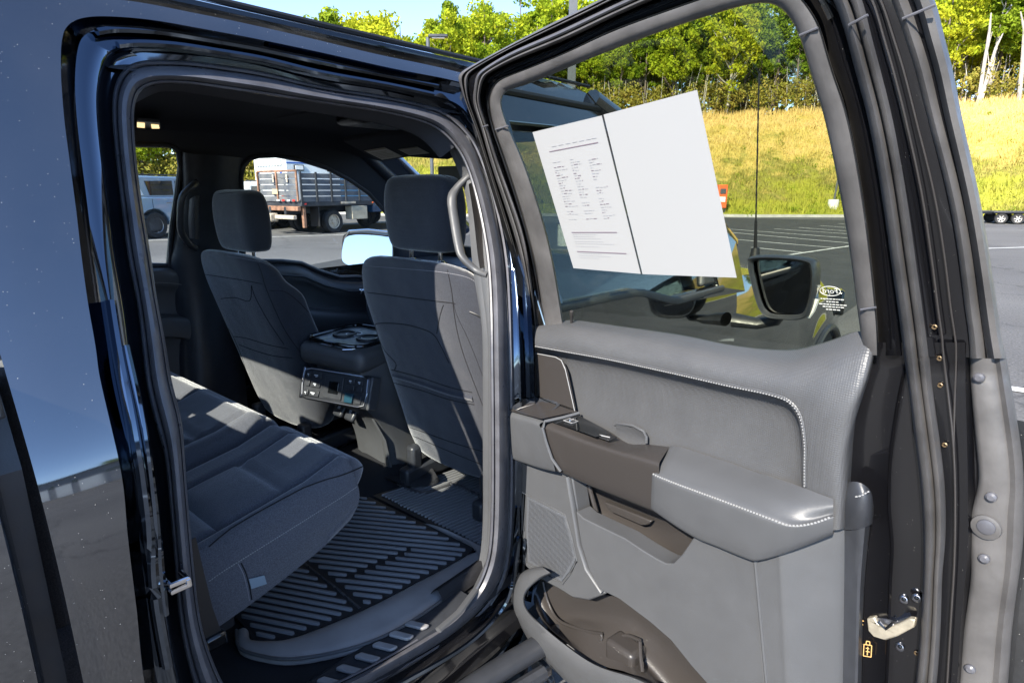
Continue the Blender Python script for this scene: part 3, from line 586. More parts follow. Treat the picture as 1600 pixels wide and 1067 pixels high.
for q in Q:
    r = []
    for j in range(15):
        t = j/14; y = q[0]+(q[2]-q[0])*t; z = q[1]+(q[3]-q[1])*t
        x = bodyx(z) if z < 1.93 else .69-(z-1.93)*3.2
        x -= .03*max(0, (.20-y)/.1)**2*.3 if y < .2 else 0
        r.append(Vector((x, y, z)))
    r.insert(0, r[0]-Vector((.012, 0, 0))); rows.append(r)
for sd in (1, -1):
    vs, fs = quadgrid([[Vector((v.x*sd, v.y, v.z)) for v in r] for r in rows])
    obj('cab_side_panel', vs, fs, MT['paint'], TR, ang=60)
# lower right side of the cab corner down to the sill, roof, rear wall
rows = []
for z in np.linspace(.42, C3[0].z, 8): rows.append([Vector((bodyx(z), y, z)) for y in np.linspace(YB, C3[0].y, 6)])
vs, fs = quadgrid(rows); obj('cab_corner_lower', vs, fs, MT['paint'], TR)
rows = []
for y in list(np.linspace(-.02, 1.9, 12))+[2.05]:
    dz = -.012*((y-.9)/1.1)**2-(.03 if y > 2 else 0); rows.append([Vector((x, y, 1.955+dz+.02*(1-(x/.62)**2))) for x in np.linspace(-.615, .615, 13)])
vs, fs = quadgrid(rows); obj('roof', vs, fs, MT['paint'], TR)
# roof edge moulding seam
mb = MB(); mb.tube([Vector((.628, y, 1.957)) for y in np.linspace(-.02, 1.95, 10)], .006, 6); mb.build('roof_seam', MT['rubberd'], TR)
# back wall of the cab with the rear window opening
def yz_plate(name, outer, holes, xf, thick, m, parent, **k):
    """flat outlines in a coordinate pair, mapped by xf to 3-D, with holes"""
    loops = [outer]+holes; tri = tessellate_polygon([[Vector((a, b, 0)) for a, b in l] for l in loops]); pts = [p for l in loops for p in l]; n = len(pts)
    A = [Vector(xf(a, b)) for a, b in pts]; B = [Vector(xf(a, b))+Vector(thick) for a, b in pts]; fs = [tuple(t) for t in tri]+[tuple(i+n for i in t) for t in tri]; s = 0
    for l in loops:
        fs += [(s+i, s+(i+1) % len(l), s+(i+1) % len(l)+n, s+i+n) for i in range(len(l))]; s += len(l)
    return obj(name, A+B, fs, m, parent, **k)
def rrect(x0, y0, x1, y1, r, k=5):
    out = []
    for cx, cy, a0 in ((x1-r, y1-r, 0), (x0+r, y1-r, 90), (x0+r, y0+r, 180), (x1-r, y0+r, 270)):
        for i in range(k+1): a = R(a0+90*i/k); out.append((cx+r*math.cos(a), cy+r*math.sin(a)))
    return out
yz_plate('cab_rear_wall', [(-.93, .5), (.93, .5), (.965, 1.25), (.72, 1.9), (.5, 1.94), (-.5, 1.94), (-.72, 1.9), (-.965, 1.25)], [rrect(-.63, 1.33, .63, 1.71, .08)], lambda a, b: (a, YB-.06-(b-1.9)*.1*0, b), (0, .05, 0), MT['blk'], TR, smooth=False)
mb = MB(); mb.box((0, YB-.05, 1.52), (1.30, .006, .42)); mb.build('rear_window_glass', MT['clear'], TR)
# jamb between the cut and the seal
SO = [(320,1095),(300,1060),(280,970),(274,892),(267,812),(262,750),(256,705),(246,671),(229,605),(222,540),(214,470),(200,405),(190,324),(181,250),(175,180),(177,142),(186,118),(194,108),(203,101),(222,95),(243,94),(270,94),(304,96),(350,102),(420,113),(500,134),(601,149),(669,164),(702,177),(729,201),(750,231),(772,295),(792,373),(800,450),(803,560),(805,694),(803,836),(792,905),(765,950),(717,995),(650,1036),(590,1068),(500,1110),(400,1130)]
CA = CUT[:-1]+[(735,130),(756,158),(777,215),(800,300),(820,400),(830,480),(835,600),(838,700),(838,850),(828,960),(805,1015),(765,1056),(702,1095),(620,1135),(520,1165),(350,1165)]
assert len(SO) == len(CA), (len(SO), len(CA))
SI = [(362,1082),(343,1056),(316,985),(305,905),(298,830),(292,760),(288,702),(283,650),(268,596),(259,535),(245,465),(236,400),(222,318),(213,248),(209,185),(212,160),(217,147),(221,143),(226,139),(241,133),(263,131),(285,132),(310,134),(350,140),(415,149),(500,162),(590,175),(655,190),(685,204),(708,226),(726,255),(742,305),(757,380),(764,450),(766,560),(767,690),(766,836),(755,890),(735,930),(695,968),(632,1008),(575,1040),(490,1080),(405,1100)]
assert len(SI) == len(SO)
fb = lambda px, py, n: BS(px, py, -n)
ribbon('door_jamb', CA, SO, fb, [(0, -.004), (.03, -.022), (.12, -.030), (.45, -.034), (.66, -.036), (.74, -.052), (.80, -.070), (.9, -.074), (1.0, -.078)], MT['jamb'], TR, k=5, closed=True, back=.01, ang=75)
ribbon('door_seal', SO, SI, fb, [(-.02, -.088), (.02, -.070), (.10, -.064), (.19, -.068), (.23, -.078), (.28, -.066), (.45, -.054), (.65, -.054), (.8, -.064), (.84, -.072), (.88, -.068), (.96, -.072), (1.0, -.088)], MT['rubber'], TR, k=5, closed=True, back=.02, ang=50)
# painted step ridges running round the jamb above the seal
def mixp(A, B, t): return [(a[0]+(b[0]-a[0])*t, a[1]+(b[1]-a[1])*t) for a, b in zip(A, B)]
for t, nn in ((.30, -.026), (.62, -.032)):
    mb = MB(); L = mixp(CA, SO, t)[19:28]; mb.tube([BS(p[0], p[1], -nn-.004) for p in cr(L, 4)], .006, 6); mb.build('jamb_ridge', MT['jamb'], TR)
for t in (.25, .5, .78):
    mb = MB(); L = mixp(CA, SO, t)[36:42]; mb.tube([BS(p[0], p[1], .022) for p in cr(L, 4)], .007, 6); mb.build('jamb_ridge', MT['jamb'], TR)
mb = MB(); L = [(172,470),(186,560),(205,660),(222,760),(236,860),(246,950),(262,1040)]; mb.tube([BS(p[0], p[1], .03) for p in cr(L, 5)], .008, 8); mb.build('jamb_crease', MT['jamb'], TR)
L = [(196,540),(214,620),(228,700),(240,790),(250,880),(258,960)]; mb = MB(); mb.tube([BS(p[0], p[1], .034) for p in cr(L, 5)], .006, 8); mb.build('jamb_crease', MT['jamb'], TR)
# striker bar on the C pillar
st = MB(); P0, P1, P2, P3 = BS(256, 902, .05), BS(286, 897, .035), BS(288, 906, .035), BS(258, 912, .05); o3 = Vector((.03, 0, 0)); st.tube([P0, P0+o3, P1+o3*.6, P1-o3*.3], .0045, 8); st.tube([P3, P3+o3, P2+o3*.6, P2-o3*.3], .0045, 8); st.tube([P1+o3*.6, P2+o3*.6], .0045, 8); st.build('door_striker', MT['chrome'], TR)
# B pillar outer + sill + rocker below the opening
rows = []
for z in np.linspace(.26, .395, 5): rows.append([Vector((bodyx(z)-.02, y, z)) for y in np.linspace(.2, 1.9, 12)])
vs, fs = quadgrid(rows); obj('rocker_panel', vs, fs, MT['djamb'], TR)
rw = [[Vector((x, y, z)) for y in np.linspace(.2, 1.6, 14)] for x, z in ((.84, .44), (.88, .425), (.90, .415), (.92, .41), (.935, .40), (.945, .385), (.955, .38), (.962, .35))]
vs, fs = quadgrid(rw); obj('sill_steps', vs, fs, MT['djamb'], TR)
mb = MB(); mb.tube([SZ(px, py, .36) for px, py in ((560,1180),(690,1110),(746,1068),(790,1040),(850,1004),(930,960))], .034, 14, flat=.75); mb.build('side_step', MT['blk'], TR)
mb = MB(); mb.tube([SZ(px, py, .33) for px, py in ((620,1190),(762,1104),(850,1050))], .02, 8); mb.build('side_step_rail', MT['blk'], TR)
# bed: front edge, rail cap and the dark gap before it
rows = []
for z in np.linspace(.45, 1.335, 16): rows.append([Vector((bodyx(z)+.012, y, z)) for y in np.linspace(-1.8, .098-.012*(1.3-z), 6)]+[Vector((bodyx(z)-.006, .107-.012*(1.3-z), z)), Vector((bodyx(z)-.25, .108-.012*(1.3-z), z))])
vs, fs = quadgrid(rows); obj('bed_side', vs, fs, MT['paint'], TR, ang=60)
mb = MB(); mb.prism([(.80, -1.8, 1.33), (1.0, -1.8, 1.33), (.985, -1.8, 1.365), (.82, -1.8, 1.37)], (0, 1.925, 0)); mb.build('bed_rail_cap', MT['blk'], TR, bev=.006)
mb = MB(); mb.box((.45, -1.0, .95), (.8, 1.9, .9)); mb.build('bed_box', MT['rubberd'], TR)
mb = MB(); mb.box((.80, .125, .9), (.1, .012, 1.0)); mb.build('cab_gap_baffle', MT['rubberd'], TR)

# ---------------- front of the truck on the passenger side
# closed front door: skin, frame, glass, belt moulding
def fx(z): return bodyx(z)+.004
FD = lambda y, z: Vector((fx(z), y, z))
def wedge(y): return 1.275-.085*float(np.interp(y, [1.3, 1.75, 2.0, 2.5], [0, .15, .9, 1.0]))
yz_plate('front_door_frame', [(1.24, 1.24), (1.24, 1.86), (1.9, 1.88), (2.12, 1.78), (2.72, 1.37), (2.72, 1.15)], [[(1.34, 1.29), (1.34, 1.78), (1.88, 1.79), (2.05, 1.72), (2.42, 1.44), (2.42, 1.21), (1.95, 1.22), (1.75, 1.28)]], lambda a, b: FD(a, b)-Vector((.002, 0, 0)), (-.05, 0, 0), MT['paint'], TR, smooth=False, bev=.004)
yz_plate('front_door_glass', [(1.32, 1.26), (1.32, 1.80), (1.9, 1.81), (2.07, 1.74), (2.45, 1.45), (2.45, 1.18)], [], lambda a, b: FD(a, b)-Vector((.03, 0, 0)), (-.004, 0, 0), MT['ftint'], TR, smooth=False)
rows = []
for z in [.45, .7, .95, 1.1, 1.17, 1.215]: rows.append([Vector((bodyx(z), y, z if z < 1.2 else wedge(y))) for y in np.linspace(1.24, 2.62, 14)])
vs, fs = quadgrid(rows); obj('front_door_skin', vs, fs, MT['paint'], TR)
mb = MB(); mb.tube([Vector((bodyx(wedge(y))+.006, y, wedge(y)+.008)) for y in np.linspace(1.26, 2.44, 24)], .011, 8, flat=1.3); mb.build('belt_moulding', MT['trims'], TR)
mb = MB(); mb.tube([Vector((bodyx(1.868)+.004, y, 1.868)) for y in np.linspace(1.25, 1.95, 8)], .010, 8); mb.build('drip_moulding', MT['rubberd'], TR)
# A pillars, windscreen
for sd in (1, -1):
    mb = MB(); mb.tube([Vector((sd*.70, 1.85, 1.90)), Vector((sd*.745, 2.1, 1.80)), Vector((sd*.80, 2.42, 1.60)), Vector((sd*.86, 2.80, 1.35))], [.04, .045, .05, .06], 10, flat=.8); mb.build('a_pillar', MT['paint'], TR)
vs, fs = quadgrid([[Vector((x*(.68+.16*t), 1.95+.82*t-.06*(x*x)+.03, 1.915-.56*t+.02*(1-x*x))) for x in np.linspace(-1, 1, 9)] for t in np.linspace(0, 1, 7)]); obj('windscreen', vs, fs, MT['clear'], TR)
# bonnet and wings
def hoodz(y): return float(np.interp(y, [2.6, 3.0, 3.6, 4.2, 4.6, 4.95], [1.21, 1.20, 1.15, 1.07, 1.00, .90]))
rows = []
for y in np.linspace(2.62, 4.92, 18):
    z = hoodz(y); k = max(0, (y-4.4)/.52); r = []
    for x in np.linspace(-1, 1, 17): bul = .035*max(0, 1-((abs(x)-.45)/.2)**2) if .25 < abs(x) < .65 else 0; r.append(Vector((x*(.86-.06*k), y, z+bul-.02*abs(x)**6)))
    rows.append(r)
vs, fs = quadgrid(rows); obj('bonnet', vs, fs, MT['paint'], TR, ang=60)
AY, AZc, AR = 4.25, .22, .50
for sd in (1, -1):
    rows = []
    for y in np.linspace(2.63, 4.94, 46):
        top = hoodz(y)-.015; k = max(0, (y-4.45)/.49); d2 = AR**2-(y-AY)**2; zb = max(.40, AZc+math.sqrt(d2)) if d2 > 0 else .42; r = []
        for t in np.linspace(0, 1, 12):
            z = zb+(top-zb)*t; x = .885+(1.01-.885)*(1-t**3.5)-.04*k**1.6; flare = .035*math.exp(-((math.hypot(y-AY, z-AZc)-AR)/.09)**2); r.append(Vector((sd*(x+flare), y, z)))
        r.insert(0, r[0]-Vector((sd*.07, 0, 0))); rows.append(r)
    vs, fs = quadgrid(rows); obj('wing', vs, fs, MT['paint'], TR, ang=60)
    mb = MB(); mb.tube([Vector((sd*1.045, AY+math.cos(a)*(AR-.005), AZc+math.sin(a)*(AR-.005))) for a in np.linspace(.1, math.pi-.1, 24)], .022, 8); mb.build('wheel_arch_flare', MT['blk'], TR)
    hl = MB(); hl.prism([(sd*1.03, 4.70, .90), (sd*1.04, 4.70, .72), (sd*.99, 4.97, .70), (sd*.98, 4.95, .88)], (-sd*.30, .03, 0)); H_ = hl.build('headlight', MT['gloss'], TR, bev=.02)
    c0 = Vector((sd*.90, AY, .30)); wh = MB(); wh.lathe(c0, (sd, 0, 0), [(.25, -.13), (.38, -.13), (.41, -.09), (.41, .09), (.38, .13), (.25, .125), (.25, -.13)], 36); W_ = wh.build('front_wheel', m_tyre, TR)
    mb = MB(); mb.lathe(c0, (sd, 0, 0), [(0, .09), (.05, .09), (.07, .06), (.23, .07), (.255, .12), (.25, -.1)], 30); mb.build('rim', m_rim, W_)
mb = MB(); mb.box((0, 4.94, .72), (1.5, .08, .5)); mb.build('grille', MT['blk'], TR, bev=.04); mb = MB(); mb.box((0, 4.98, .45), (1.85, .14, .2)); mb.build('front_bumper', MT['blk'], TR, bev=.05)
mb = MB(); mb.box((0, 2.62, .86), (1.7, .06, .8)); mb.build('firewall', MT['rubberd'], TR)
mb = MB(); mb.box((0, 3.0, .40), (1.5, 3.2, .12)); mb.build('underbody', MT['rubberd'], TR)
# antenna on the right wing
A0 = SX(1180, 395, .86); A1 = SX(1186, 116, .86)
mb = MB(); mb.lathe(A0-Vector((0, 0, .03)), (0, 0, 1), [(0, .06), (.02, .055), (.028, 0)], 12); mb.tube([A0, A0+(A1-A0)*.2], [.010, .007], 8); o = mb.build('antenna', MT['rubberd'], TR)
mb = MB(); n_ = 26; mb.tube([A0+(A1-A0)*(.2+.8*i/n_) for i in range(n_+1)], [.0045 if i % 2 else .0032 for i in range(n_+1)], 6); mb.build('antenna_mast', MT['rubberd'], o)

# door mirrors
def mirror(sd, pts_front, y, name_, depth=.13, tilt=(0, 0, 0)):
    """pts_front: housing outline seen from behind, px, on the plane y"""
    P = [SY(px, py, y) for px, py in pts_front]; c = sum(P, Vector())/len(P)
    P = [Vector(p) for p in cr([tuple(p) for p in P], 5, True)]; n = len(P); rows = []
    for k, dy in ((.86, -.004), (.90, -.028), (.96, -.034), (1.0, -.022), (1.02, .02), (1.0, .07), (.88, .11), (.55, depth)): rows.append([c+(p-c)*k+Vector((0, dy, 0)) for p in P])
    vs, fs = quadgrid(rows, False, True); fs.append(tuple(range(7*n, 8*n))); H = obj('door_mirror', vs, fs, MT['blk'], TR, ang=60)
    nrm = Vector(tilt).normalized(); g = [c+(p-c)*.86 for p in P]; g = [p-Vector((0, (p-c).dot(nrm)/nrm.y*1.0, 0))+Vector((0, .004, 0)) for p in g]
    obj('mirror_glass', g, [tuple(range(n))], MT['mirror'], H, smooth=False)
    return H, c
H, c = mirror(1, [(1176,401),(1220,400),(1264,405),(1274,417),(1274,450),(1267,482),(1256,497),(1222,498),(1200,494),(1187,478),(1176,440),(1171,412)], 2.50, 'r', tilt=(-.10, -1, -.02))
mb = MB(); q = SY(1266, 470, 2.53); mb.tube([SY(px, py, 2.53) for px, py in ((1277,446),(1275,466),(1268,484),(1261,494))], .016, 8, flat=.9); mb.build('turn_signal', MT['lamp'], H)
mb = MB(); mb.tube([c+Vector((.0, .06, -.10)), c+Vector((-.03, .07, -.155)), c+Vector((-.10, .06, -.175)), c+Vector((-.2, .04, -.17))], [.03, .032, .035, .045], 12, flat=.7); mb.build('mirror_arm', MT['blk'], H)
mb = MB(); mb.prism([(.93, 2.30, 1.22), (.93, 2.62, 1.20), (.87, 2.56, 1.40), (.87, 2.44, 1.44)], (.04, 0, 0)); mb.build('mirror_sail', MT['trims'], TR, bev=.015)
H, c = mirror(-1, [(541,372),(548,364),(575,362),(606,366),(622,372),(622,415),(612,428),(575,426),(548,414),(541,400)], 2.22, 'l', tilt=(.25, -1, .17))
mb = MB(); mb.tube([c+Vector((.05, .05, -.1)), Vector((-.93, c.y+.05, c.z-.15))], .05, 10, flat=.7); mb.build('mirror_arm', MT['blk'], H)
mb = MB(); mb.tube([SY(px, py, 2.19) for px, py in ((539,402),(539,372),(546,361),(575,359),(610,363))], .007, 6); mb.build('mirror_rim', MT['chrome'], H)
# ------------------------------------------------------------------ the open rear door
RD = MB(); HG = HP+V*-.2
# stations: outer edge, inner edge of the outer weatherstrip, secondary seal outer / inner, glass seal outer / inner
S = [((829,520),(831,520),(832,520),(838,520),(851,520),(884,520)), ((827,505),(830,505),(832,505),(838,505),(851,505),(881,505)), ((812,430),(816,430),(820,430),(830,430),(840,430),(869,430)), ((792,357),(797,357),(801,357),(818,357),(823,357),(853,357)),
 ((762,260),(766,260),(768,260),(782,260),(793,260),(822,260)), ((743,200),(748,200),(752,200),(763,200),(772,200),(795,200)), ((727,160),(734,162),(739,162),(751,163),(765,164),(784,168)), ((719,133),(731,139),(741,138),(752,141),(767,148),(784,155)),
 ((717,116),(733,117),(744,119),(757,124),(773,133),(791,143)), ((744,99),(750,104),(757,106),(769,113),(786,122),(809,137)), ((790,74),(797,77),(803,79),(812,92),(820,109),(834,129)), ((860,38),(866,45),(872,50),(880,66),(890,80),(900,101)),
 ((930,4),(935,12),(940,17),(948,33),(952,50),(958,78)), ((1010,-37),(1016,-28),(1022,-20),(1030,-3),(1036,19),(1046,45)), ((1100,-72),(1106,-63),(1110,-55),(1115,-35),(1120,-10),(1124,20)), ((1190,-96),(1186,-82),(1180,-74),(1176,-52),(1173,-28),(1168,8)),
 ((1280,-110),(1262,-90),(1248,-80),(1230,-56),(1212,-26),(1198,5)), ((1370,-95),(1335,-70),(1310,-55),(1280,-35),(1244,-10),(1220,13)), ((1430,-50),(1375,-25),(1340,-15),(1300,-2),(1265,15),(1238,34)), ((1459,0),(1392,8),(1352,12),(1310,22),(1280,42),(1250,60)),
 ((1474,60),(1411,60),(1364,60),(1324,66),(1291,80),(1259,88)), ((1488,112),(1428,112),(1378,112),(1336,114),(1304,122),(1270,128)), ((1502,187),(1447,187),(1397,187),(1356,187),(1326,187),(1289,187)), ((1528,300),(1478,300),(1418,300),(1376,300),(1347,300),(1312,300)),
 ((1545,400),(1496,400),(1432,400),(1390,400),(1360,400),(1329,400)), ((1557,480),(1505,480),(1443,480),(1402,480),(1368,480),(1339,480)), ((1563,525),(1512,525),(1449,525),(1408,525),(1371,515),(1344,515)), ((1571,560),(1513,560),(1453,560),(1412,560),(1372,555),(1348,555))]
col = lambda i: [s[i] for s in S]
DOOR = obj('rear_door', *quadgrid([[DL(s, h, -.10) for s in (.02, .3, .7, 1.04)] for h in (-.95, -.5, -.2, .0)]), MT['paint'], TR)
# frame: painted pressing with a stepped section
fr_ = lambda A, B: [(a[0]+(b[0]-a[0])*0, a[1]) for a, b in zip(A, B)]
ribbon('door_frame', col(0), col(4), DF, [(0, -.085), (.08, -.075), (.30, -.052), (.50, -.050), (.62, -.030), (.66, -.024), (.72, -.034), (.80, -.036), (.86, -.026), (.93, -.028), (1.0, -.05)], MT['djamb'], TR, k=5, back=.03, ang=55)
bpy.data.objects['door_frame'].parent = DOOR; ORG['door_frame'] = ORG[DOOR.name]
def DOB(name, *a, **k): return name
ribbon('glass_run_seal', col(4), col(5), DF, [(-.04, -.040), (.02, -.020), (.08, -.012), (.5, -.010), (.90, -.016), (.97, -.024), (1.0, -.045)], MT['rubber2'], DOOR, k=5, back=.02, ang=50)
ribbon('door_frame_seal', col(2), col(3), DF, [(0, -.045), (.06, -.028), (.22, -.012), (.38, -.014), (.45, -.026), (.52, -.018), (.68, -.002), (.85, -.006), (.96, -.022), (1.0, -.04)], MT['rubber2'], DOOR, k=5, back=.01, ang=50)
ribbon('outer_weatherstrip', col(0), col(1), DF, [(-.03, -.095), (.02, -.066), (.10, -.056), (.30, -.054), (.40, -.066), (.52, -.070), (.60, -.058), (.78, -.046), (.94, -.050), (1.0, -.075)], MT['rubber2'], DOOR, k=5, back=.02, ang=50)
for t, nn in ((.32, -.046), (.64, -.036)):
    A = [(s[1][0]+(s[2][0]-s[1][0])*t, s[1][1]+(s[2][1]-s[1][1])*t) for s in S[18:]]+[(1490,700),(1492,850),(1485,980),(1475,1150)]
    mb = MB(); mb.tube([DF(p[0], p[1], nn) for p in cr(A, 4)], .0014, 6); mb.build('frame_bead', MT['brown'], DOOR)
mb = MB(); mb.tube([DF(p[0]-2, p[1]+2, -.016) for p in cr(col(4)[2:], 4)], .0022, 6); mb.build('frame_bead', MT['chrome'] if 0 else MT['gloss'], DOOR)
mb = MB(); A = [(s[3][0]+(s[4][0]-s[3][0])*.4, s[3][1]+(s[4][1]-s[3][1])*.4) for s in S[8:20]]; mb.tube([DF(p[0], p[1], -.022) for p in cr(A, 4)], .004, 6); mb.build('frame_bead', MT['gloss'], DOOR)
# joints of the rubber mouldings
for a, b, n in (((1249,56),(1278,44),-.009), ((1326,40),(1356,24),.000), ((1410,30),(1462,8),-.044), ((754,199),(762,196),.0), ((774,203),(794,197),-.009), ((1345,484),(1369,480),-.009)):
    mb = MB(); mb.tube([DF(a[0]+(b[0]-a[0])*t, a[1]+(b[1]-a[1])*t, n) for t in (0, .33, .66, 1)], .0018, 6); mb.build('rubber_joint', MT['rubber'], DOOR)
# window glass (a sheet a little larger than the opening)
G_ = [(884,560),(876,505),(862,430),(846,357),(815,260),(788,200),(777,160),(783,145),(808,128),(900,92),(1046,36),(1168,-2),(1205,-4),(1228,6),(1252,40),(1276,100),(1296,187),(1319,300),(1336,400),(1347,480),(1350,530),(1300,580)]
GP = [DF(px, py, -.045) for px, py in G_]; hb = HP+V*HB
polyv = [(v-hb) for v in GP]
m2 = [(v.dot(D), (v-hb).dot(VL) if (v-HP).dot(V) > HB else (v-hb).dot(V)) for v in [g for g in GP]]
vs = []; pl = [(( (g-HP).dot(D)), (g-HP).dot(V)) for g in GP]
def on_glass(s, h, n=-.045):
    if h <= HB: return HP+D*s+V*h+ND*n
    k = (h-HB)/VL.dot(V); return HPB+D*s+VL*k+NU*n
tri = tessellate_polygon([[Vector((s, h, 0)) for s, h in pl]])
th = .004; A = [on_glass(s, h if 1 else 0) for s, h in pl]; n = len(A)
vs = A+[a-NU*th for a in A]; fs = [tuple(t) for t in tri]+[tuple(i+n for i in t[::-1]) for t in tri]+[(i, (i+1) % n, (i+1) % n+n, i+n) for i in range(n)]
GL = obj('window_glass', vs, fs, MT['tint'], DOOR, smooth=False)
# etched mark low on the glass, read from inside it is reversed
m_etch = pm('etching', (.55, .55, .5), .8)
def gpx(px, py, n=-.043): return DF(px, py, n)
ec = gpx(1297, 455, -.0425)
ex = (gpx(1317, 456, -.0425)-gpx(1277, 454, -.0425)).normalized(); ey = NU.cross(ex).normalized()
if ey.z < 0: ey = -ey
mb = MB(); mb.tube([ec+ex*math.cos(a)*.0165+ey*math.sin(a)*.0085 for a in np.linspace(0, 6.283, 29)[:-1]], .0006, 4, closed=True)
def textmesh(s, size, origin, X, Y, m, parent, name, mirror=False, thick=.0004, align='CENTER', **k):
    cu = bpy.data.curves.new('t', 'FONT'); cu.body = s; cu.size = size; cu.align_x = align; cu.align_y = 'CENTER'; cu.extrude = 0; cu.resolution_u = 2
    to = bpy.data.objects.new('t', cu); COL.objects.link(to); dg = bpy.context.evaluated_depsgraph_get(); me = to.evaluated_get(dg).to_mesh()
    vs = [origin+X*(v.co.x*(-1 if mirror else 1))+Y*v.co.y for v in me.vertices]; fs = [tuple(p.vertices) for p in me.polygons]; to.to_mesh_clear() if hasattr(to, 'to_mesh_clear') else None
    bpy.data.objects.remove(to); bpy.data.curves.remove(cu); return obj(name, vs, fs, m, parent, smooth=False, **k) if name else (vs, fs)
v_, f_ = textmesh('Ford', .013, ec, ex, ey, None, None, None, mirror=True); mb.add(v_, f_)
rngt = random.Random(3)
for i, (wd, dy) in enumerate(((.034, .0145), (.016, .0195), (.04, .0245), (.03, .029), (.02, .034))):
    x = -wd/2
    while x < wd/2:
        l = rngt.uniform(.002, .006); mb.box(ec+ex*(x+l/2)-ey*dy, (l, .0016, .0003), (ex, ey, NU)); x += l+.0012
mb.build('etched_mark', m_etch, GL)

# ---- inner panel of the door below the belt: painted pressing with stepped channels and seals
P_ = [((1571,560),(1513,560),(1453,560),(1412,560)), ((1579,606),(1515,606),(1457,606),(1419,606)), ((1594,700),(1524,700),(1470,700),(1431,700)), ((1598,760),(1528,755),(1476,755),(1438,755)), ((1598,800),(1514,800),(1478,800),(1441,800)), ((1596,850),(1512,850),(1477,850),(1443,850)), ((1590,900),(1515,900),(1472,900),(1442,900)), ((1579,980),(1503,980),(1470,980),(1438,980)), ((1573,1067),(1494,1067),(1464,1067),(1430,1067)), ((1560,1180),(1482,1180),(1450,1180),(1416,1180))]
pc = lambda i: [s[i] for s in P_]
edge = [(1362,560),(1344,606),(1318,700),(1312,755),(1312,800),(1320,850),(1318,900),(1318,980),(1316,1067),(1310,1180)]
ribbon('door_inner_panel', [(1566,535)]+pc(0), [(1372,535)]+edge, DF, [(0, -.09), (.10, -.085), (.26, -.070), (.30, -.048), (.44, -.046), (.62, -.040), (.66, -.034), (.72, -.034), (.735, -.029), (.745, -.034), (.86, -.034), (.93, -.030), (1.0, -.03)], MT['djamb'], DOOR, k=5, back=.02, ang=50, caps=False)
ribbon('door_frame_seal', pc(2), pc(3), DF, [(0, -.045), (.06, -.026), (.22, -.008), (.38, -.010), (.45, -.022), (.52, -.014), (.68, .002), (.85, -.002), (.96, -.018), (1.0, -.04)], MT['rubber2'], DOOR, k=5, back=.01, ang=50)
ribbon('outer_weatherstrip', pc(0), pc(1), DF, [(-.03, -.10), (.02, -.074), (.16, -.062), (.28, -.066), (.36, -.062), (.55, -.058), (.85, -.056), (.95, -.060), (1.0, -.08)], MT['rubber2'], DOOR, k=6, back=.02, ang=50)
def stud(px, py, n, r, h, m, name, parent=DOOR, slot=True):
    c = DF(px, py, n); mb = MB(); mb.lathe(c, ND, [(0, h), (r*.55, h), (r*.95, h*.55), (r, 0), (r*.9, -.004)], 16)
    return mb.build(name, m, parent, ang=30)
for px, py in ((1530,590),(1549,776),(1538,872),(1516,1044)): stud(px, py, -.055, .0075, .006, MT['rubber'], 'push_pin')
o = stud(1541, 823, -.056, .020, .007, MT['rubber2'], 'plug'); stud(1541, 823, -.049, .012, .004, MT['rubber'], 'plug_button', o)
for px, py, r in ((1412,936,.0075),(1432,934,.0075),(1406,1010,.0075)): o = stud(px, py, -.034, r, .004, MT['bolt'], 'latch_bolt'); stud(px, py, -.029, r*.45, .002, MT['gloss'], 'socket', o)
m_brass = pm('brass_rivet', (.16, .11, .06), .4, .5)
for px, py in ((1460,511),(1468,560),(1469,602),(1476,695),(1400,745),(1432,1020)):
    c = DF(px, py, -.040); mb = MB(); mb.tube([c+D*math.cos(a)*.0028+V*math.sin(a)*.0028 for a in np.linspace(0, 6.283, 11)[:-1]], .0013, 5, closed=True); mb.build('clip_hole', m_brass, DOOR)
# latch
mb = MB(); L = [(1354,966),(1356,985),(1364,994),(1384,1000),(1402,994),(1428,980),(1430,968),(1420,966),(1404,974),(1388,980),(1372,976),(1366,964)]; mb.prism([DF(px, py, -.022) for px, py in L], -ND*.012); LT = mb.build('door_latch', MT['steel'], DOOR, bev=.002)
mb = MB(); mb.prism([DF(px, py, -.028) for px, py in ((1366,964),(1372,976),(1388,980),(1404,974),(1420,966),(1400,970),(1384,966))], -ND*.012); mb.build('latch_slot', MT['bolt'], LT)
mb = MB(); mb.tube([DF(px, py, -.020) for px, py in ((1372,970),(1384,982),(1394,974))], .0028, 6); mb.build('latch_claw', MT['gloss'], LT)
# child lock symbols
m_sym = pm('symbol_paint', (.62, .38, .14), .6)
mb = MB(); mb.prism([DF(px, py, -.0285) for px, py in ((1337,962),(1343,966),(1343,963),(1350,970),(1346,971),(1349,976),(1342,972),(1344,970))], ND*.0006); mb.build('lock_arrow_symbol', m_sym, DOOR, smooth=False)
mb = MB(); L = lambda a, b, r=.0008: mb.tube([DF(*a, -.0285), DF(*b, -.0285)], r, 5)
for a, b in (((1350,1006),(1362,1008)), ((1362,1008),(1361,1026)), ((1361,1026),(1349,1024)), ((1349,1024),(1350,1006)), ((1353,1006),(1354,1001)), ((1354,1001),(1359,1002)), ((1359,1002),(1359,1007)), ((1353,1012),(1358,1013)), ((1353,1017),(1359,1018)), ((1356,1010),(1355,1023))): L(a, b)
mb.build('child_lock_symbol', m_sym, DOOR)

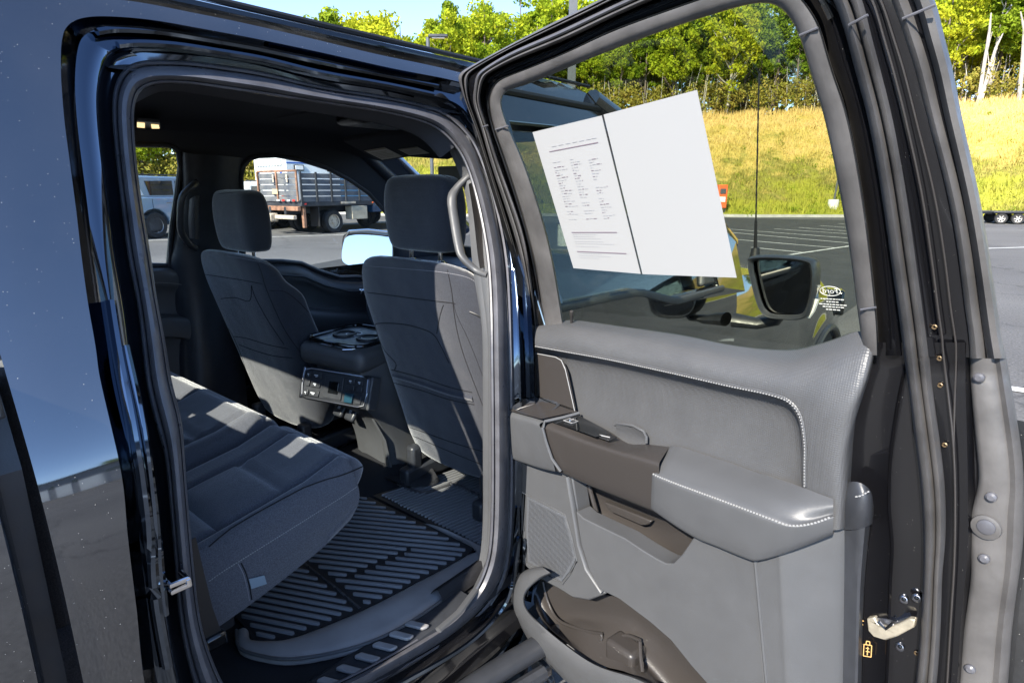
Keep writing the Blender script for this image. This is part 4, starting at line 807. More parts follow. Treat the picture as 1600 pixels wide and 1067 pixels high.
# ---- trim
T1 = [((838,506),(836,512),(835,528),(836,541)), ((893,500),(890,510),(888,528),(886,550)), ((960,508),(958,522),(955,544),(952,562)), ((1060,522),(1058,540),(1054,562),(1050,583)), ((1150,540),(1147,558),(1142,582),(1138,603)), ((1230,546),(1226,566),(1212,592),(1200,616)),
 ((1290,534),(1280,558),(1256,598),(1232,628)), ((1338,518),(1326,560),(1288,612),(1250,652)), ((1368,528),(1352,585),(1305,650),(1257,692)), ((1358,590),(1338,640),(1302,700),(1257,730)), ((1338,650),(1325,700),(1302,740),(1257,762)), ((1330,740),(1322,760),(1302,780),(1257,795)), ((1326,826),(1318,826),(1302,828),(1257,826))]
PN = [(-.045, .002, .026, .030)]*7+[(-.045, .006, .030, .030)]+[(-.032, .016, .034, .030)]*5
grid = [[(T1[i][j][0], T1[i][j][1], PN[i][j]) for j in range(4)]+[(T1[i][3][0]+(-1 if i < 8 else -1.5), T1[i][3][1]+(1.5 if i < 8 else 0), .020)] for i in range(len(T1))]
patch('upper_trim', grid, DF, MT['trim'], DOOR, kr=4, kc=5, ang=70)
ST = [(t[3][0], t[3][1]) for t in T1]
BT = [(836,626),(880,652),(940,697),(1000,717),(1060,732),(1110,747),(1150,757),(1185,764),(1205,772),(1225,780),(1240,790),(1250,800),(1254,826)]
mid = lambda a, b, t: (a[0]+(b[0]-a[0])*t, a[1]+(b[1]-a[1])*t)
grid = [[(*mid(a, b, t), n) for t, n in ((0, .022), (.05, .008), (.16, -.004), (.5, -.006), (.85, .0), (1.0, .008))] for a, b in zip(ST, BT)]
patch('centre_trim', grid, DF, MT['trim'], DOOR, kr=4, kc=4, ang=70)
def stitches(name, L, n, parent, m=None, step=.0056, r=.0015, f=DF):
    """a row of separate stitches: short fat beads along the px polyline"""
    pts = [Vector(f(p[0], p[1], n if not callable(n) else n(p))) for p in cr(L, 12)]; mb = MB(); acc = 0; seg = []
    d = [0]
    for a, b in zip(pts, pts[1:]): d.append(d[-1]+(b-a).length)
    s = 0
    xs = np.array([tuple(p) for p in pts]); d = np.array(d)
    at = lambda q: Vector([float(np.interp(q, d, xs[:, i])) for i in range(3)])
    while s+step*.8 < d[-1]:
        a, b = at(s), at(s+step*.78); mb.tube([a, a+(b-a)*.2, a+(b-a)*.8, b], [r*.3, r, r, r*.3], 5); s += step
    return mb.build(name, m or MT['thread'], parent)
stitches('stitching', ST[:11], .0335, DOOR); mb = MB(); mb.tube([DF(p[0]+1.5, p[1]-2.2, .0325) for p in cr(ST[:11], 5)], .0022, 6); mb.build('seam_welt', MT['trim'], DOOR)
# accent panel
o = polyplate('accent_panel', [(836,553),(870,559),(878,566),(884,580),(897,640),(836,618)], DF, .020, .008, MT['brown'], DOOR, -ND, bev=.0015)
mb = MB(); mb.tube([DF(px, py, .021) for px, py in ((836,552),(868,558),(877,563),(883,576),(898,642))], .0012, 6); mb.build('accent_edge', MT['thread'], o); mb = MB(); mb.tube([DF(px, py, .022) for px, py in ((836,619),(898,643))], .002, 6); mb.build('accent_bottom_edge', MT['gloss'], o)
# ---- armrest: three pieces
def arm(name, back, edge, low, nb, ne, m, endround=True, n2=.086, **k):
    g = []
    for i, (a, b, c) in enumerate(zip(back, edge, low)):
        e = ne[i]; nb_ = nb[i] if isinstance(nb, list) else nb; g.append([(a[0], a[1], nb_), (*mid(a, b, .45), nb_+(e-nb_)*.5+.003), (*mid(a, b, .86), e-.009), (b[0], b[1]+(c[1]-b[1])*.03, e), (*mid(b, c, .16), e+.002), (*mid(b, c, .6), e-.002), (*mid(b, c, .93), e-.008), (c[0], c[1]+2, e-.02), (c[0]+2, c[1]-4, .02)])
    return patch(name, g, DF, m, DOOR, kr=3, kc=4, ang=60, **k)
AC = arm('armrest_pad', [(1040,702),(1054,696),(1100,710),(1140,723),(1176,736),(1215,748),(1256,762),(1285,773),(1302,779)], [(1019,736),(1024,741),(1064,757),(1120,777),(1168,795),(1205,809),(1238,819),(1268,816),(1302,805)], [(1016,790),(1024,798),(1080,835),(1120,852),(1164,870),(1184,874),(1225,863),(1265,848),(1302,833)], [.012, .012, .012, .012, .014, .022, .034, .040, .042], [.086, .095, .098, .100, .101, .100, .092, .076, .058], MT['trims'])
stitches('stitching', [(1020,740),(1030,745),(1064,758.5),(1120,779),(1168,797),(1205,811),(1235,821),(1268,818),(1300,807)], lambda p: .001+float(np.interp(p[0], [1020, 1168, 1205, 1238, 1268, 1302], [.095, .1025, .1015, .094, .078, .060])), AC, r=.0018)
AB = arm('switch_panel', [(901,647),(930,662),(956,676),(982,693),(1010,694),(1046,698)], [(848,662),(870,671),(900,683),(960,703),(990,711),(1030,723)], [(868,733),(885,740),(920,756),(968,775),(995,786),(1030,800)], .014, [.090]*6, MT['brown'])
AA = arm('door_end_bin', [(836,622),(840,622),(860,631),(880,638),(898,644)], [(783,642),(792,645),(810,650),(828,655),(843,661)], [(788,702),(800,714),(820,722),(845,730),(868,735)], .014, [.080, .090, .094, .096, .098], MT['trims'])
polyplate('bin_top', [(786,640),(836,624),(900,646),(846,657)], DF, .060, .003, MT['brown'], AA, -ND) if 0 else None
def quadpx(pts, name, m, parent, th=.002, bev=.0008):
    mb = MB(); mb.prism([Vector(DF(*p)) for p in pts], -ND*th+V*0); return mb.build(name, m, parent, bev=bev)
# dark lid surface of the end bin with a recessed cup, the light rim strip beside it
patch('bin_top', [[(784,639,.086), (810,631,.055), (837,621,.016)], [(808,645,.092), (836,637,.060), (866,630,.018)], [(846,655,.098), (874,649,.060), (902,643,.018)]], lambda px, py, n: DF(px, py, n+.0015)+V*.001, MT['brown'], AA, kr=3, kc=3)
def ntop(px, py, up=0): bk = 622+(px-836)*.32; ed = 641+(px-783)*.31; return .016+.078*min(1, max(0, (py-bk)/(ed-bk)))
rec = [(802,641),(806,636),(818,630),(838,626),(862,629),(873,634),(868,641),(852,648),(832,652),(814,648)]
rp = [DF(a, b, ntop(a, b)+.003)+V*.007 for a, b in [tuple(q) for q in cr(rec, 3, True)]]; rc_ = sum(rp, Vector())/len(rp)
rows_ = [[rc_+(q-rc_)*k+V*dz for q in rp] for k, dz in ((1.05, .000), (1.0, .0012), (.94, .0), (.88, -.003))]; vs, fs = quadgrid(rows_, False, True); fs.append(tuple(range(len(vs)-len(rp), len(vs)))); obj('cup_recess', vs, fs, MT['blk'], AA, ang=50)
if 0: patch('bin_recess', [[(806,641,.084), (822,634,.06), (836,629,.03)], [(816,646,.078), (836,641,.05), (852,634,.022)], [(834,648,.088), (852,643,.06), (872,637,.032)]], lambda px, py, n: DF(px, py, n+.004)+V*.0015, MT['gloss'] if 0 else MT['blk'], AA, kr=3, kc=3)
mb = MB(); mb.tube([DF(*p) for p in ((905,645,.018), (880,652,.055), (852,658,.094), (848,668,.100), (853,690,.100), (862,716,.097), (876,736,.088))], .0042, 8); mb.build('bin_rim', MT['trims'], AA)
mb = MB(); mb.tube([DF(*p) for p in ((806,641,.089), (812,638,.083), (838,630,.04))], .002, 6); mb.build('recess_edge', MT['brown'], AA)
# switches
sw = patch('switch_plate', [[(862,660,.078), (884,653,.045), (905,650,.022)], [(900,672,.080), (922,666,.048), (940,668,.024)], [(930,683,.080), (945,680,.05), (955,678,.026)]], lambda px, py, n: DF(px, py, n+.004)+V*.001, MT['gloss'], AB, kr=3, kc=3)
mb = MB(); c0 = DF(892, 662, .058)+V*.004; mb.box(c0, (.028, .018, .006), (D, ND, V)); b_ = mb.build('window_switch', MT['blk'], sw, bev=.002); mb = MB(); mb.box(c0+V*.005+D*.002, (.006, .016, .008), (D, ND, V)); mb.build('switch_lever', MT['chrome'], AB, bev=.002)
mb = MB(); mb.tube([c0+D*x+ND*y+V*.0035 for x, y in ((-.015, -.01), (.015, -.01), (.015, .01), (-.015, .01))], .0012, 5, closed=True); mb.build('switch_surround', MT['thread'], AB)
c1 = DF(945, 683, .055)+V*.002; mb = MB(); mb.box(c1, (.05, .03, .004), (D, ND, V)); mb.build('pull_recess', MT['rubberd'], AB, bev=.004); mb = MB(); mb.tube([c1+D*-.018+ND*.012+V*.004, c1+D*.02+ND*.004+V*.004], .0015, 6); mb.build('recess_edge', MT['thread'], AB)
# grab pocket in the trim above the armrest
o = patch('pull_cup', [[(962,662,.012), (986,664,.010), (1010,678,.012)], [(964,680,.004), (986,682,.0), (1011,690,.004)], [(966,698,.010), (986,702,.004), (1012,700,.012)]], lambda px, py, n: DF(px, py, n+.004), MT['trim'], DOOR, kr=3, kc=3)
mb = MB(); mb.tube([DF(*p) for p in ((960,664,.013), (966,661,.013), (990,665,.013), (1006,674,.013), (1010,682,.013), (1010,692,.013))], .0035, 8); mb.build('pull_cup_edge', MT['trim'], DOOR)

# end block of the armrest and the dark edge cover behind the trim
patch('trim_end_block', [[(1318,756,.0), (1334,752,.012), (1350,757,.010), (1361,768,-.005), (1364,784,-.025)], [(1318,772,.010), (1336,775,.020), (1352,773,.018), (1362,776,.002), (1365,790,-.025)], [(1318,800,.012), (1336,803,.022), (1352,800,.018), (1362,798,.002), (1365,800,-.025)], [(1318,828,.004), (1336,827,.010), (1350,824,.006), (1360,820,-.005), (1363,818,-.025)]], DF, MT['blk'], DOOR, kr=3, kc=3)
stitches('stitching', [(1336,776),(1346,774),(1360,766)], .021, DOOR)
patch('edge_cover', [[(1318,828,.002), (1330,828,.004), (1352,818,.004), (1360,815,-.03)], [(1316,920,.0), (1328,920,.002), (1344,920,.002), (1350,920,-.03)], [(1314,1067,.0), (1326,1067,.002), (1340,1067,.002), (1346,1067,-.03)], [(1310,1180,.0), (1322,1180,.002), (1336,1180,.002), (1342,1180,-.03)]], DF, MT['blk'], DOOR, kr=3, kc=3)
# ---- lower trim
pocket = [(900,799),(912,810),(945,826),(976,841),(1006,861),(1026,873),(1040,880),(1052,880),(1064,868),(1080,845),(1092,826)]
Dp = pocket+[(1178,858),(1204,1180),(1150,1180),(1104,1067),(1080,1040),(1048,1000),(1016,972),(968,936),(936,920),(920,888),(908,850)]
n_ = .062
o = polyplate('lower_trim', Dp, DF, n_, .05, MT['trims'], DOOR, -ND, bev=.006, seg=3)
patch('lower_trim_end', [[(1178,858,n_), (1210,850,n_), (1222,846,n_-.002), (1262,833,n_-.026), (1320,822,-.002), (1327,822,-.03)], [(1186,950,n_), (1214,945,n_), (1228,943,n_-.002), (1265,935,n_-.026), (1318,925,-.002), (1325,925,-.03)], [(1196,1067,n_), (1220,1067,n_), (1234,1067,n_-.002), (1268,1067,n_-.026), (1316,1067,-.002), (1322,1067,-.03)], [(1204,1180,n_), (1224,1180,n_), (1238,1180,n_-.002), (1270,1180,n_-.026), (1312,1180,-.002), (1318,1180,-.03)]], lambda a, b, n: DF(a, b, n+.004), MT['trims'], DOOR, kr=4, kc=5, ang=70)
mb = MB(); mb.tube([DF(*p) for p in ((1180,874,n_+.003), (1187,950,n_+.003), (1198,1067,n_+.003), (1206,1180,n_+.003))], .004, 8); mb.build('trim_crease', MT['trims'], DOOR)
# speaker panel
Ep = [(816,716),(850,724),(893,742),(896,760),(902,800),(908,850),(920,888),(946,928),(920,938),(896,934),(880,924),(846,906),(820,882),(812,800)]
sp_o = polyplate('speaker_panel', Ep, DF, .048, .05, MT['trims'], DOOR, -ND, bev=.005, seg=3)
mb = MB(); mb.tube([DF(*p) for p in ((889,744,.050), (892,765,.052), (898,800,.052), (906,850,.052), (918,888,.052), (942,924,.050))], .010, 10, flat=.5); mb.build('panel_ridge', MT['trims'], sp_o)
Gp = [(824,776),(850,789),(882,806),(892,840),(899,874),(890,892),(878,908),(850,892),(825,877),(822,830)]
m_gr = pm('speaker_grille', (.085, .09, .10), .5, vor=(330, 1.0, 0)); gr = polyplate('speaker_grille', Gp, DF, .051, .004, m_gr, sp_o, -ND, bev=.001)
mb = MB(); mb.tube([DF(p[0]+(p[0]-862)*.07, p[1]+(p[1]-843)*.06, .0495) for p in Gp], .0022, 6, closed=True); mb.build('grille_surround', MT['trims'], sp_o)
mb = MB(); gpoly = [(Vector(DF(*p, .0512))-HP) for p in Gp]; g2 = [(v.dot(D), v.dot(V)) for v in gpoly]
def inside(x, y, P):
    c = False; j = len(P)-1
    for i in range(len(P)):
        if (P[i][1] > y) != (P[j][1] > y) and x < (P[j][0]-P[i][0])*(y-P[i][1])/(P[j][1]-P[i][1])+P[i][0]: c = not c
        j = i
    return c
cx, cy = sum(a for a, b in g2)/len(g2), sum(b for a, b in g2)/len(g2); g3 = [(cx+(a-cx)*.92, cy+(b-cy)*.93) for a, b in g2]
xs = np.arange(min(a for a, b in g2), max(a for a, b in g2), .0042); ys = np.arange(min(b for a, b in g2), max(b for a, b in g2), .0036); vs = []; fs = []
for j, y in enumerate(ys):
    for x in xs+(.0021 if j % 2 else 0):
        if inside(x, y, g3):
            c = HP+D*x+V*y+ND*.0514; k = len(vs); vs += [c+D*math.cos(a)*.0013+V*math.sin(a)*.0013 for a in np.linspace(0, 6.283, 7)[:-1]]; fs.append(tuple(range(k, k+6)))
obj('grille_holes', vs, fs, pm('grille_hole', (.02, .02, .022), .8), sp_o, smooth=False, kind='stuff')
# brown recess behind the upper pocket
patch('pocket_liner', [[(868,730,-.004), (925,752,-.012), (985,778,-.012), (1040,800,-.012), (1098,825,-.004)], [(884,762,-.010), (930,776,-.030), (985,800,-.034), (1040,826,-.03), (1094,836,-.005)], [(892,790,.0), (932,806,-.020), (985,832,-.024), (1040,856,-.02), (1090,846,.0)], [(898,808,.02), (932,826,.02), (985,852,.02), (1040,888,.02), (1094,878,.02)]], DF, MT['brown'], DOOR, kr=4, kc=4, thick=.004, tdir=-ND)
mb = MB(); mb.tube([DF(*p) for p in ((920,758,.0), (925,775,-.004), (932,800,-.002))], .006, 8); mb.build('pocket_rib', MT['brown'], DOOR)
quadpx([(944,784,-.010), (1018,814,-.010), (1012,820,-.010), (1004,821,-.010), (952,798,-.010)], 'pocket_shelf', MT['brown'], DOOR, .012, .003)
# lower map pocket
LO = [(846,884),(824,888),(806,902),(798,926),(802,956),(821,992),(841,1021),(875,1056),(930,1100),(1000,1150),(1060,1180)]
LI = [(862,896),(846,903),(826,920),(819,938),(827,957),(852,980),(878,1001),(932,1039),(984,1053),(1020,1068),(1090,1110)]
ribbon('map_pocket_lip', LO, LI, DF, [(0, .02), (.04, .068), (.2, .092), (.55, .104), (.86, .106), (.95, .102), (1.0, .090)], MT['trims'], DOOR, k=5, back=.012, ang=60)
ribbon('map_pocket_wall', LI, [(a+2, b+1) for a, b in LI], DF, [(0, .094), (0, .07), (0, .04), (0, .01), (0, -.02)], MT['brown'], DOOR, k=5, back=.002, caps=False)
patch('map_pocket_liner', [[(846,900,.0), (880,905,.0), (925,925,.0), (980,940,.0), (1060,1000,.0), (1130,1060,.0)], [(838,920,.0), (868,955,-.008), (910,960,-.012), (985,975,-.004), (1050,1030,-.006), (1120,1100,-.0)], [(834,940,.030), (862,985,.020), (915,982,.022), (965,1010,.030), (1010,1040,.018), (1090,1130,.02)], [(850,975,.07), (880,1000,.075), (930,1036,.075), (985,1052,.075), (1040,1090,.075), (1080,1180,.075)]], DF, MT['brown'], DOOR, kr=5, kc=5, thick=.004, tdir=-ND, ang=70)
mb = MB()
for L in (((848,908,.002), (856,940,.004), (872,968,.012), (905,982,.02), (940,990,.03)), ((940,990,.03), (938,1003,.036), (916,1020,.05), (928,1034,.07)), ((1000,1000,.020), (975,992,.016), (955,1010,.034), (940,1028,.06)), ((1000,1003,.02), (1001,1025,.04), (1004,1050,.06))): mb.tube([DF(*p) for p in cr(L, 4)], .0045, 8)
mb.build('pocket_ribs', MT['brown'], DOOR)
mb = MB(); mb.box(DF(978, 1030, .03), (.09, .06, .10), (D, ND, V)); mb.build('bottle_step', MT['brown'], DOOR, bev=.012, seg=3)
# hinge side edge of the door (below the belt) and hinges, door check strap
ribbon('door_hinge_edge', [(829,515),(828,600),(826,640),(824,700),(820,800),(818,880),(812,1000),(808,1150)], [(842,515),(841,600),(840,640),(838,700),(834,800),(832,880),(826,1000),(822,1150)], DF, [(0, -.06), (.2, -.03), (.5, -.02), (1, -.01)], MT['djamb'], DOOR, k=4, back=.04)
mb = MB(); mb.tube([DF(px, py, -.01) for px, py in ((833,505),(834,560),(834,622))], .004, 8); mb.build('door_edge_seal', MT['rubber2'], DOOR)
for py in (596, 1000):
    mb = MB(); c = DF(826, py, -.05); mb.disc(c, V, .012, .075, 14); mb.box(c-D*.02, (.05, .012, .05), (D, ND, V)); mb.build('door_hinge', MT['djamb'], DOOR, bev=.002)
mb = MB(); c = DF(846, 1040, .0); mb.box(c, (.07, .03, .05), (D, ND, V)); mb.box(c+V*.03-D*.01, (.05, .015, .02), ((D+V*.4).normalized(), ND, V)); mb.box(c+D*.03-V*.02, (.05, .02, .03), ((D-V*.5).normalized(), ND, V)); mb.build('lower_hinge', MT['brown'], DOOR, bev=.006)
# lock pin
def pin(px, py, px2, py2, n): mb = MB(); a = DF(px, py, n); b = DF(px2, py2, n); mb.tube([a, a+(b-a)*.62, a+(b-a)*.66, a+(b-a)*.95, b], [.0035, .0035, .0048, .0052, .002], 10); mb.lathe(a, V, [(0, .001), (.010, .002), (.013, -.002)], 16); return mb.build('lock_pin', MT['brown'], DOOR)
pin(893, 510, 893, 485, -.022)
# ---- two sheets of paper fixed behind the glass
def sheet(name, pts, label, n=-.0405):
    P = [DF(px, py, n) for px, py in pts]; mb = MB(); mb.prism(P, -NU*.0005); return mb.build(name, MT['paper'], None, smooth=False, label=label, cat='paper')
sh = sheet('price_sheet', [(832,207),(940,181),(1001,428),(896,419)], 'white printed price sheet with fine grey lines fixed to the door window')
ORG[sh.name] = Vector((0, 0, 0))
s2 = sheet('blank_sheet', [(943,179.5),(1089,141),(1151,434),(1004,428.5)], 'large blank white sheet fixed to the window beside the printed price sheet')
mb = MB(); mb.tube([DF(px, py, -.0395) for px, py in ((941.5,180),(1002.5,428.5))], .0012, 4); mb.build('dark_edge', MT['rubberd'], s2)
mb = MB(); mk = MB()
c00, c10, c11, c01 = (832,207),(940,181),(1001,428),(896,419)
def pp(u, v, n=-.0398): a = mid(c00, c10, u); b = mid(c01, c11, u); q = mid(a, b, v); return DF(q[0], q[1], n)
def bar(M_, u0, u1, v, h=.003): M_.add([pp(u0, v), pp(u1, v), pp(u1, v+h), pp(u0, v+h)], [(0, 1, 2, 3)])
bar(mk, .15, .86, .155, .006); bar(mk, .13, .80, .735, .006); bar(mk, .13, .86, .872, .006)
for u in (.2, .3, .4, .5, .6, .7, .78): bar(mb, u, u+.07, .125, .004)
rt = random.Random(11)
for row in range(23):
    v = .235+row*.0185
    for c_, cw in ((.15, .2), (.40, .2), (.66, .2)):
        if rt.random() < .82:
            u = c_; end = c_+cw*rt.uniform(.2, .95)
            while u < end: l = rt.uniform(.015, .06); bar(mb if rt.random() < .7 else mk, u, min(u+l, end), v+rt.uniform(-.002, .002), .004); u += l+.012
for v in (.75, .765, .78, .80, .815, .835, .885, .90, .915):
    u = .14
    while u < rt.uniform(.35, .85): l = rt.uniform(.01, .03); bar(mb, u, u+l, v, .003); u += l+.012
mb.build('printed_lines', MT['inkl'], sh, smooth=False, kind='stuff'); mk.build('printed_rules', MT['ink'], sh, smooth=False, kind='stuff')
# ------------------------------------------------------------------ cabin
LI_ = .085
def lx(z): return -(bodyx(z)-LI_)
def LW(px, py, e=0.0):
    x = -.8
    for i in range(14): p = SX(px, py, x); x = .5*x+.5*(lx(p.z)+e)
    return SX(px, py, x)
yzl = lambda L: [(LW(*p).y, LW(*p).z) for p in L]
W1 = yzl([(140,226),(213,226),(262,227),(273,231),(279,240),(281,262),(276,300),(268,355),(262,414),(200,414),(130,414)])
W2 = yzl([(378,330),(377,300),(376,274),(380,259),(389,248),(403,244),(430,243),(470,250),(510,263),(545,281),(575,302),(600,330),(640,380),(640,430),(600,436),(555,432),(530,433),(500,424),(470,411),(440,408),(400,408),(380,408)])
LFW = [(-.02, .55), (2.75, .55), (2.75, 1.35), (2.05, 1.82), (1.95, 1.86), (-.02, 1.86)]
def lwall(name, outer, holes, e=0.0, th=-.012, m='liner', parent=TR, **k): return yz_plate(name, outer, holes, lambda a, b: (lx(b)+e, a, b), (th, 0, 0), MT[m], parent, **k)
# upper part (plane above the belt) and the door panels below
lwall('left_side_trim', [(-.02, 1.15), (2.75, 1.0), (2.75, 1.35), (2.05, 1.80), (1.95, 1.86), (-.02, 1.86)], [W1, W2], smooth=False)
o = lwall('left_window_glass', [(.0, 1.2), (2.6, 1.05), (2.6, 1.35), (2.1, 1.74), (1.95, 1.80), (.0, 1.80)], [], -.03, -.003, 'clear', smooth=False)
for nm, Wn in (('window_surround', W1), ('window_surround', W2)):
    mb = MB(); mb.tube([Vector((lx(z)+.004, y, z)) for y, z in Wn], .011, 8, closed=True); mb.build(nm, MT['blk'], TR)
rows = [[Vector((-(bodyx(z)), y, z)) for y in np.linspace(-.05, 2.65, 24)] for z in (.4, .6, .85, 1.1, 1.18)]
vs, fs = quadgrid(rows); obj('left_outer_skin', vs, fs, MT['paint'], TR)
# B pillar trim on the far side with its grab handle
PB = [(284,232),(300,250),(303,300),(297,380),(292,420),(298,520),(312,600),(324,680),(330,640),(360,560),(372,440),(372,330),(374,262),(350,240)]
bpx = [Vector((LW(px, py).x, LW(px, py).y, LW(px, py).z)) for px, py in PB]
patch('b_pillar_trim', [[(281,236,.0), (296,240,.05), (340,243,.055), (380,247,.0)], [(281,300,.0), (297,300,.05), (340,300,.06), (378,300,.0)], [(268,380,.0), (288,380,.05), (335,380,.06), (372,390,.0)], [(262,418,.0), (284,420,.06), (330,440,.08), (372,450,.0)], [(270,520,.0), (296,520,.07), (330,540,.09), (380,560,.0)], [(276,620,.0), (302,610,.08), (340,640,.09), (390,660,.0)]], lambda a, b, n: LW(a, b, n), MT['blk'], TR, kr=4, kc=5)
def loop_handle(name, L, f, r, m, parent, base=None):
    mb = MB(); mb.tube([Vector(f(*p)) for p in cr(L, 4)], r, 12); return mb.build(name, m, parent)
hl = [(306,287,.07),(300,291,.11),(285,308,.13),(282,335,.135),(283,362,.13),(296,382,.11),(305,388,.07)]
H_ = loop_handle('grab_handle', hl, lambda a, b, n: LW(a, b, n), .013, MT['blk'], TR)
patch('handle_base', [[(296,312,.06), (305,306,.085), (312,306,.06)], [(294,345,.06), (303,345,.09), (312,345,.06)], [(296,372,.06), (305,374,.085), (312,374,.06)]], lambda a, b, n: LW(a, b, n), MT['blk'], H_, kr=3, kc=3)
# left rear door panel
patch('left_rear_door_panel', [[(190,418,-.01), (230,416,-.01), (262,416,-.01), (284,420,-.01)], [(190,426,.05), (230,424,.05), (262,424,.05), (290,430,.04)], [(190,446,.055), (230,444,.055), (262,444,.055), (292,448,.045)], [(190,460,.03), (240,460,.03), (264,458,.03), (294,462,.03)], [(190,490,.03), (240,490,.03), (270,490,.03), (296,492,.03)], [(190,498,.08), (240,498,.08), (270,498,.08), (298,500,.07)], [(190,528,.08), (240,528,.08), (270,526,.08), (300,530,.07)], [(190,536,.03), (240,536,.03), (270,536,.03), (300,540,.03)], [(200,640,.02), (250,640,.02), (280,640,.02), (306,640,.02)]], lambda a, b, n: LW(a, b, n), MT['trims'], TR, kr=4, kc=3)
stitches('stitching', [(215,442),(262,442),(290,446)], .057, TR, f=lambda a, b, n: LW(a, b, n), step=.008, r=.0014)
# left front door: top pad curving down, armrest
patch('left_front_door_panel', [[(378,412,-.01), (440,411,-.01), (470,414,-.01), (500,428,-.01), (530,437,-.01), (600,438,-.01)], [(378,424,.04), (440,420,.04), (470,422,.04), (500,436,.04), (535,446,.04), (600,448,.04)], [(378,440,.05), (440,436,.05), (475,438,.05), (505,450,.05), (540,456,.05), (610,458,.05)], [(378,452,.03), (440,450,.03), (480,450,.03), (510,462,.03), (545,470,.03), (620,472,.03)], [(378,480,.03), (440,480,.03), (480,480,.03), (520,484,.03), (560,486,.03), (620,488,.03)], [(378,486,.09), (440,486,.09), (480,486,.09), (520,490,.09), (560,492,.09), (620,494,.09)], [(390,520,.10), (440,520,.10), (500,520,.10), (540,520,.10), (570,520,.10), (640,520,.10)], [(400,600,.03), (440,600,.03), (500,600,.03), (540,600,.03), (580,600,.03), (650,600,.03)]], lambda a, b, n: LW(a, b, n), MT['trims'], TR, kr=4, kc=4)
mb = MB(); mb.tube([LW(px, py, .055) for px, py in ((440,430),(475,432),(508,446),(545,455),(600,456))], .004, 6); mb.build('pad_seam', MT['blk'], TR)
mb = MB(); mb.box((-.78, 1.98, 1.06), (.03, .14, .03)); mb.build('inner_door_handle', MT['chrome'], TR, bev=.008)
# headliner: shallow vault, with the front part falling to the windscreen
rows = []
for y in np.linspace(-.05, 2.02, 22):
    zt = 1.845-.0*(y) - (.055*max(0, (y-1.55)/.45)**1.5) - .03*max(0, (.25-y)/.3)
    zt2 = zt
    r = []
    for t in np.linspace(-1, 1, 31):
        a = abs(t); x = t*(.695-.02*max(0,(y-1.6)/.4)); z = zt2+.03*(1-a**2)-.050*max(0, (a-.80)/.20)**2; r.append(Vector((x, y, z)))
    rows.append(r)
vs, fs = quadgrid(rows); obj('headliner', vs, fs, MT['liner'], TR)
mb = MB(); mb.tube([Vector((x, 1.3, 1.858+.014*(1-(x/.79)**2)-.0)) for x in np.linspace(-.6, .6, 12)], .012, 8, flat=.4); mb.build('headliner_rib', MT['liner'], TR)
# rear dome lamp on the headliner, lit
def HC(px, py, z=1.818): return SZ(px, py, z)
mb = MB(); a, b, c_, d = HC(214,189), HC(250,192), HC(252,202), HC(214,200); mb.prism([a, b, c_, d], (0, 0, .012)); DM = mb.build('dome_lamp', MT['trims'], TR, bev=.004)
m_lit = pm('lit_lens', (.9, .8, .6), .4, emit=((1, .72, .35), .45))
for q in ([(214,191),(226,192),(226,199),(214,198)], [(236,194),(248,195),(249,200),(237,200)]):
    mb = MB(); mb.prism([HC(*p)-Vector((0, 0, .003)) for p in q], (0, 0, .002)); mb.build('lit_lens', m_lit, DM, smooth=False)
# sun visors, overhead console
def VS(px, py, off=0): # plane sloping down forward
    n = Vector((0, .30, 1)).normalized(); return hit(px, py, n, n.dot(Vector((0, 1.50, 1.775)))+off)
def slab(name, L, off, th, m, parent, bev=.006, k=0, **kw):
    P = [VS(px, py, off) for px, py in L]; P = [Vector(p) for p in cr([tuple(p) for p in P], k, True)] if k else P; mb = MB(); n = Vector((0, .30, 1)).normalized(); mb.prism(P, n*th); return mb.build(name, m, parent, bev=bev, **kw)
V1 = slab('sun_visor', [(536,222),(600,212),(664,209),(676,214),(706,236),(712,246),(700,250),(640,246),(600,252),(590,251)], -.012, .02, MT['liner'], TR)
m_vl = pm('visor_label', (.55, .53, .48), .6)
for q in ([(569,236),(601,231),(629,245),(597,250)], [(622,234),(652,230),(671,240),(640,243)]):
    lb = slab('visor_label', q, -.0135, .0008, m_vl, V1, 0, smooth=False)
    e0 = VS(*q[0], -.0145); e1 = VS(*q[1], -.0145); e3 = VS(*q[3], -.0145); mb = MB()
    for i in range(6):
        if i == 0: mb.add([e0, e1, e1+(e3-e0)*.10, e0+(e3-e0)*.10], [(0, 1, 2, 3)])
        else: s0, s1 = .06, .94-.1*(i % 3); v0 = .14+i*.13; mb.add([e0+(e1-e0)*s0+(e3-e0)*v0, e0+(e1-e0)*s1+(e3-e0)*v0, e0+(e1-e0)*s1+(e3-e0)*(v0+.035), e0+(e1-e0)*s0+(e3-e0)*(v0+.035)], [(0, 1, 2, 3)])
    mb.build('label_print', m_orange if 0 else pm('label_ink', (.30, .25, .16), .7), V1, smooth=False, kind='stuff')
slab('sun_visor', [(652,198),(700,208),(722,222),(722,244),(706,238),(676,214)], -.005, .05, MT['trims'], TR, .012)
mb = MB(); mb.box((-.1, 1.62, 1.86), (.26, .34, .04)); mb.build('overhead_console', MT['blk'], TR, bev=.02)
mb = MB(); mb.tube([HC(592,206,1.85), HC(600,208,1.845), HC(606,207,1.85)], .007, 8); mb.build('coat_hook', MT['chrome'], TR)
# windscreen header
mb = MB(); mb.tube([Vector((x, 1.98-.05*(x*x), 1.80)) for x in np.linspace(-.72, .72, 9)], .03, 8, flat=.6); mb.build('windscreen_header', MT['liner'], TR)
for sd in (-1, 1): mb = MB(); mb.tube([Vector((sd*.70, 1.90, 1.795)), Vector((sd*.745, 2.12, 1.665)), Vector((sd*.80, 2.42, 1.475)), Vector((sd*.85, 2.7, 1.30))], [.035, .035, .04, .045], 10); mb.build('a_pillar_trim', MT['blk'], TR)
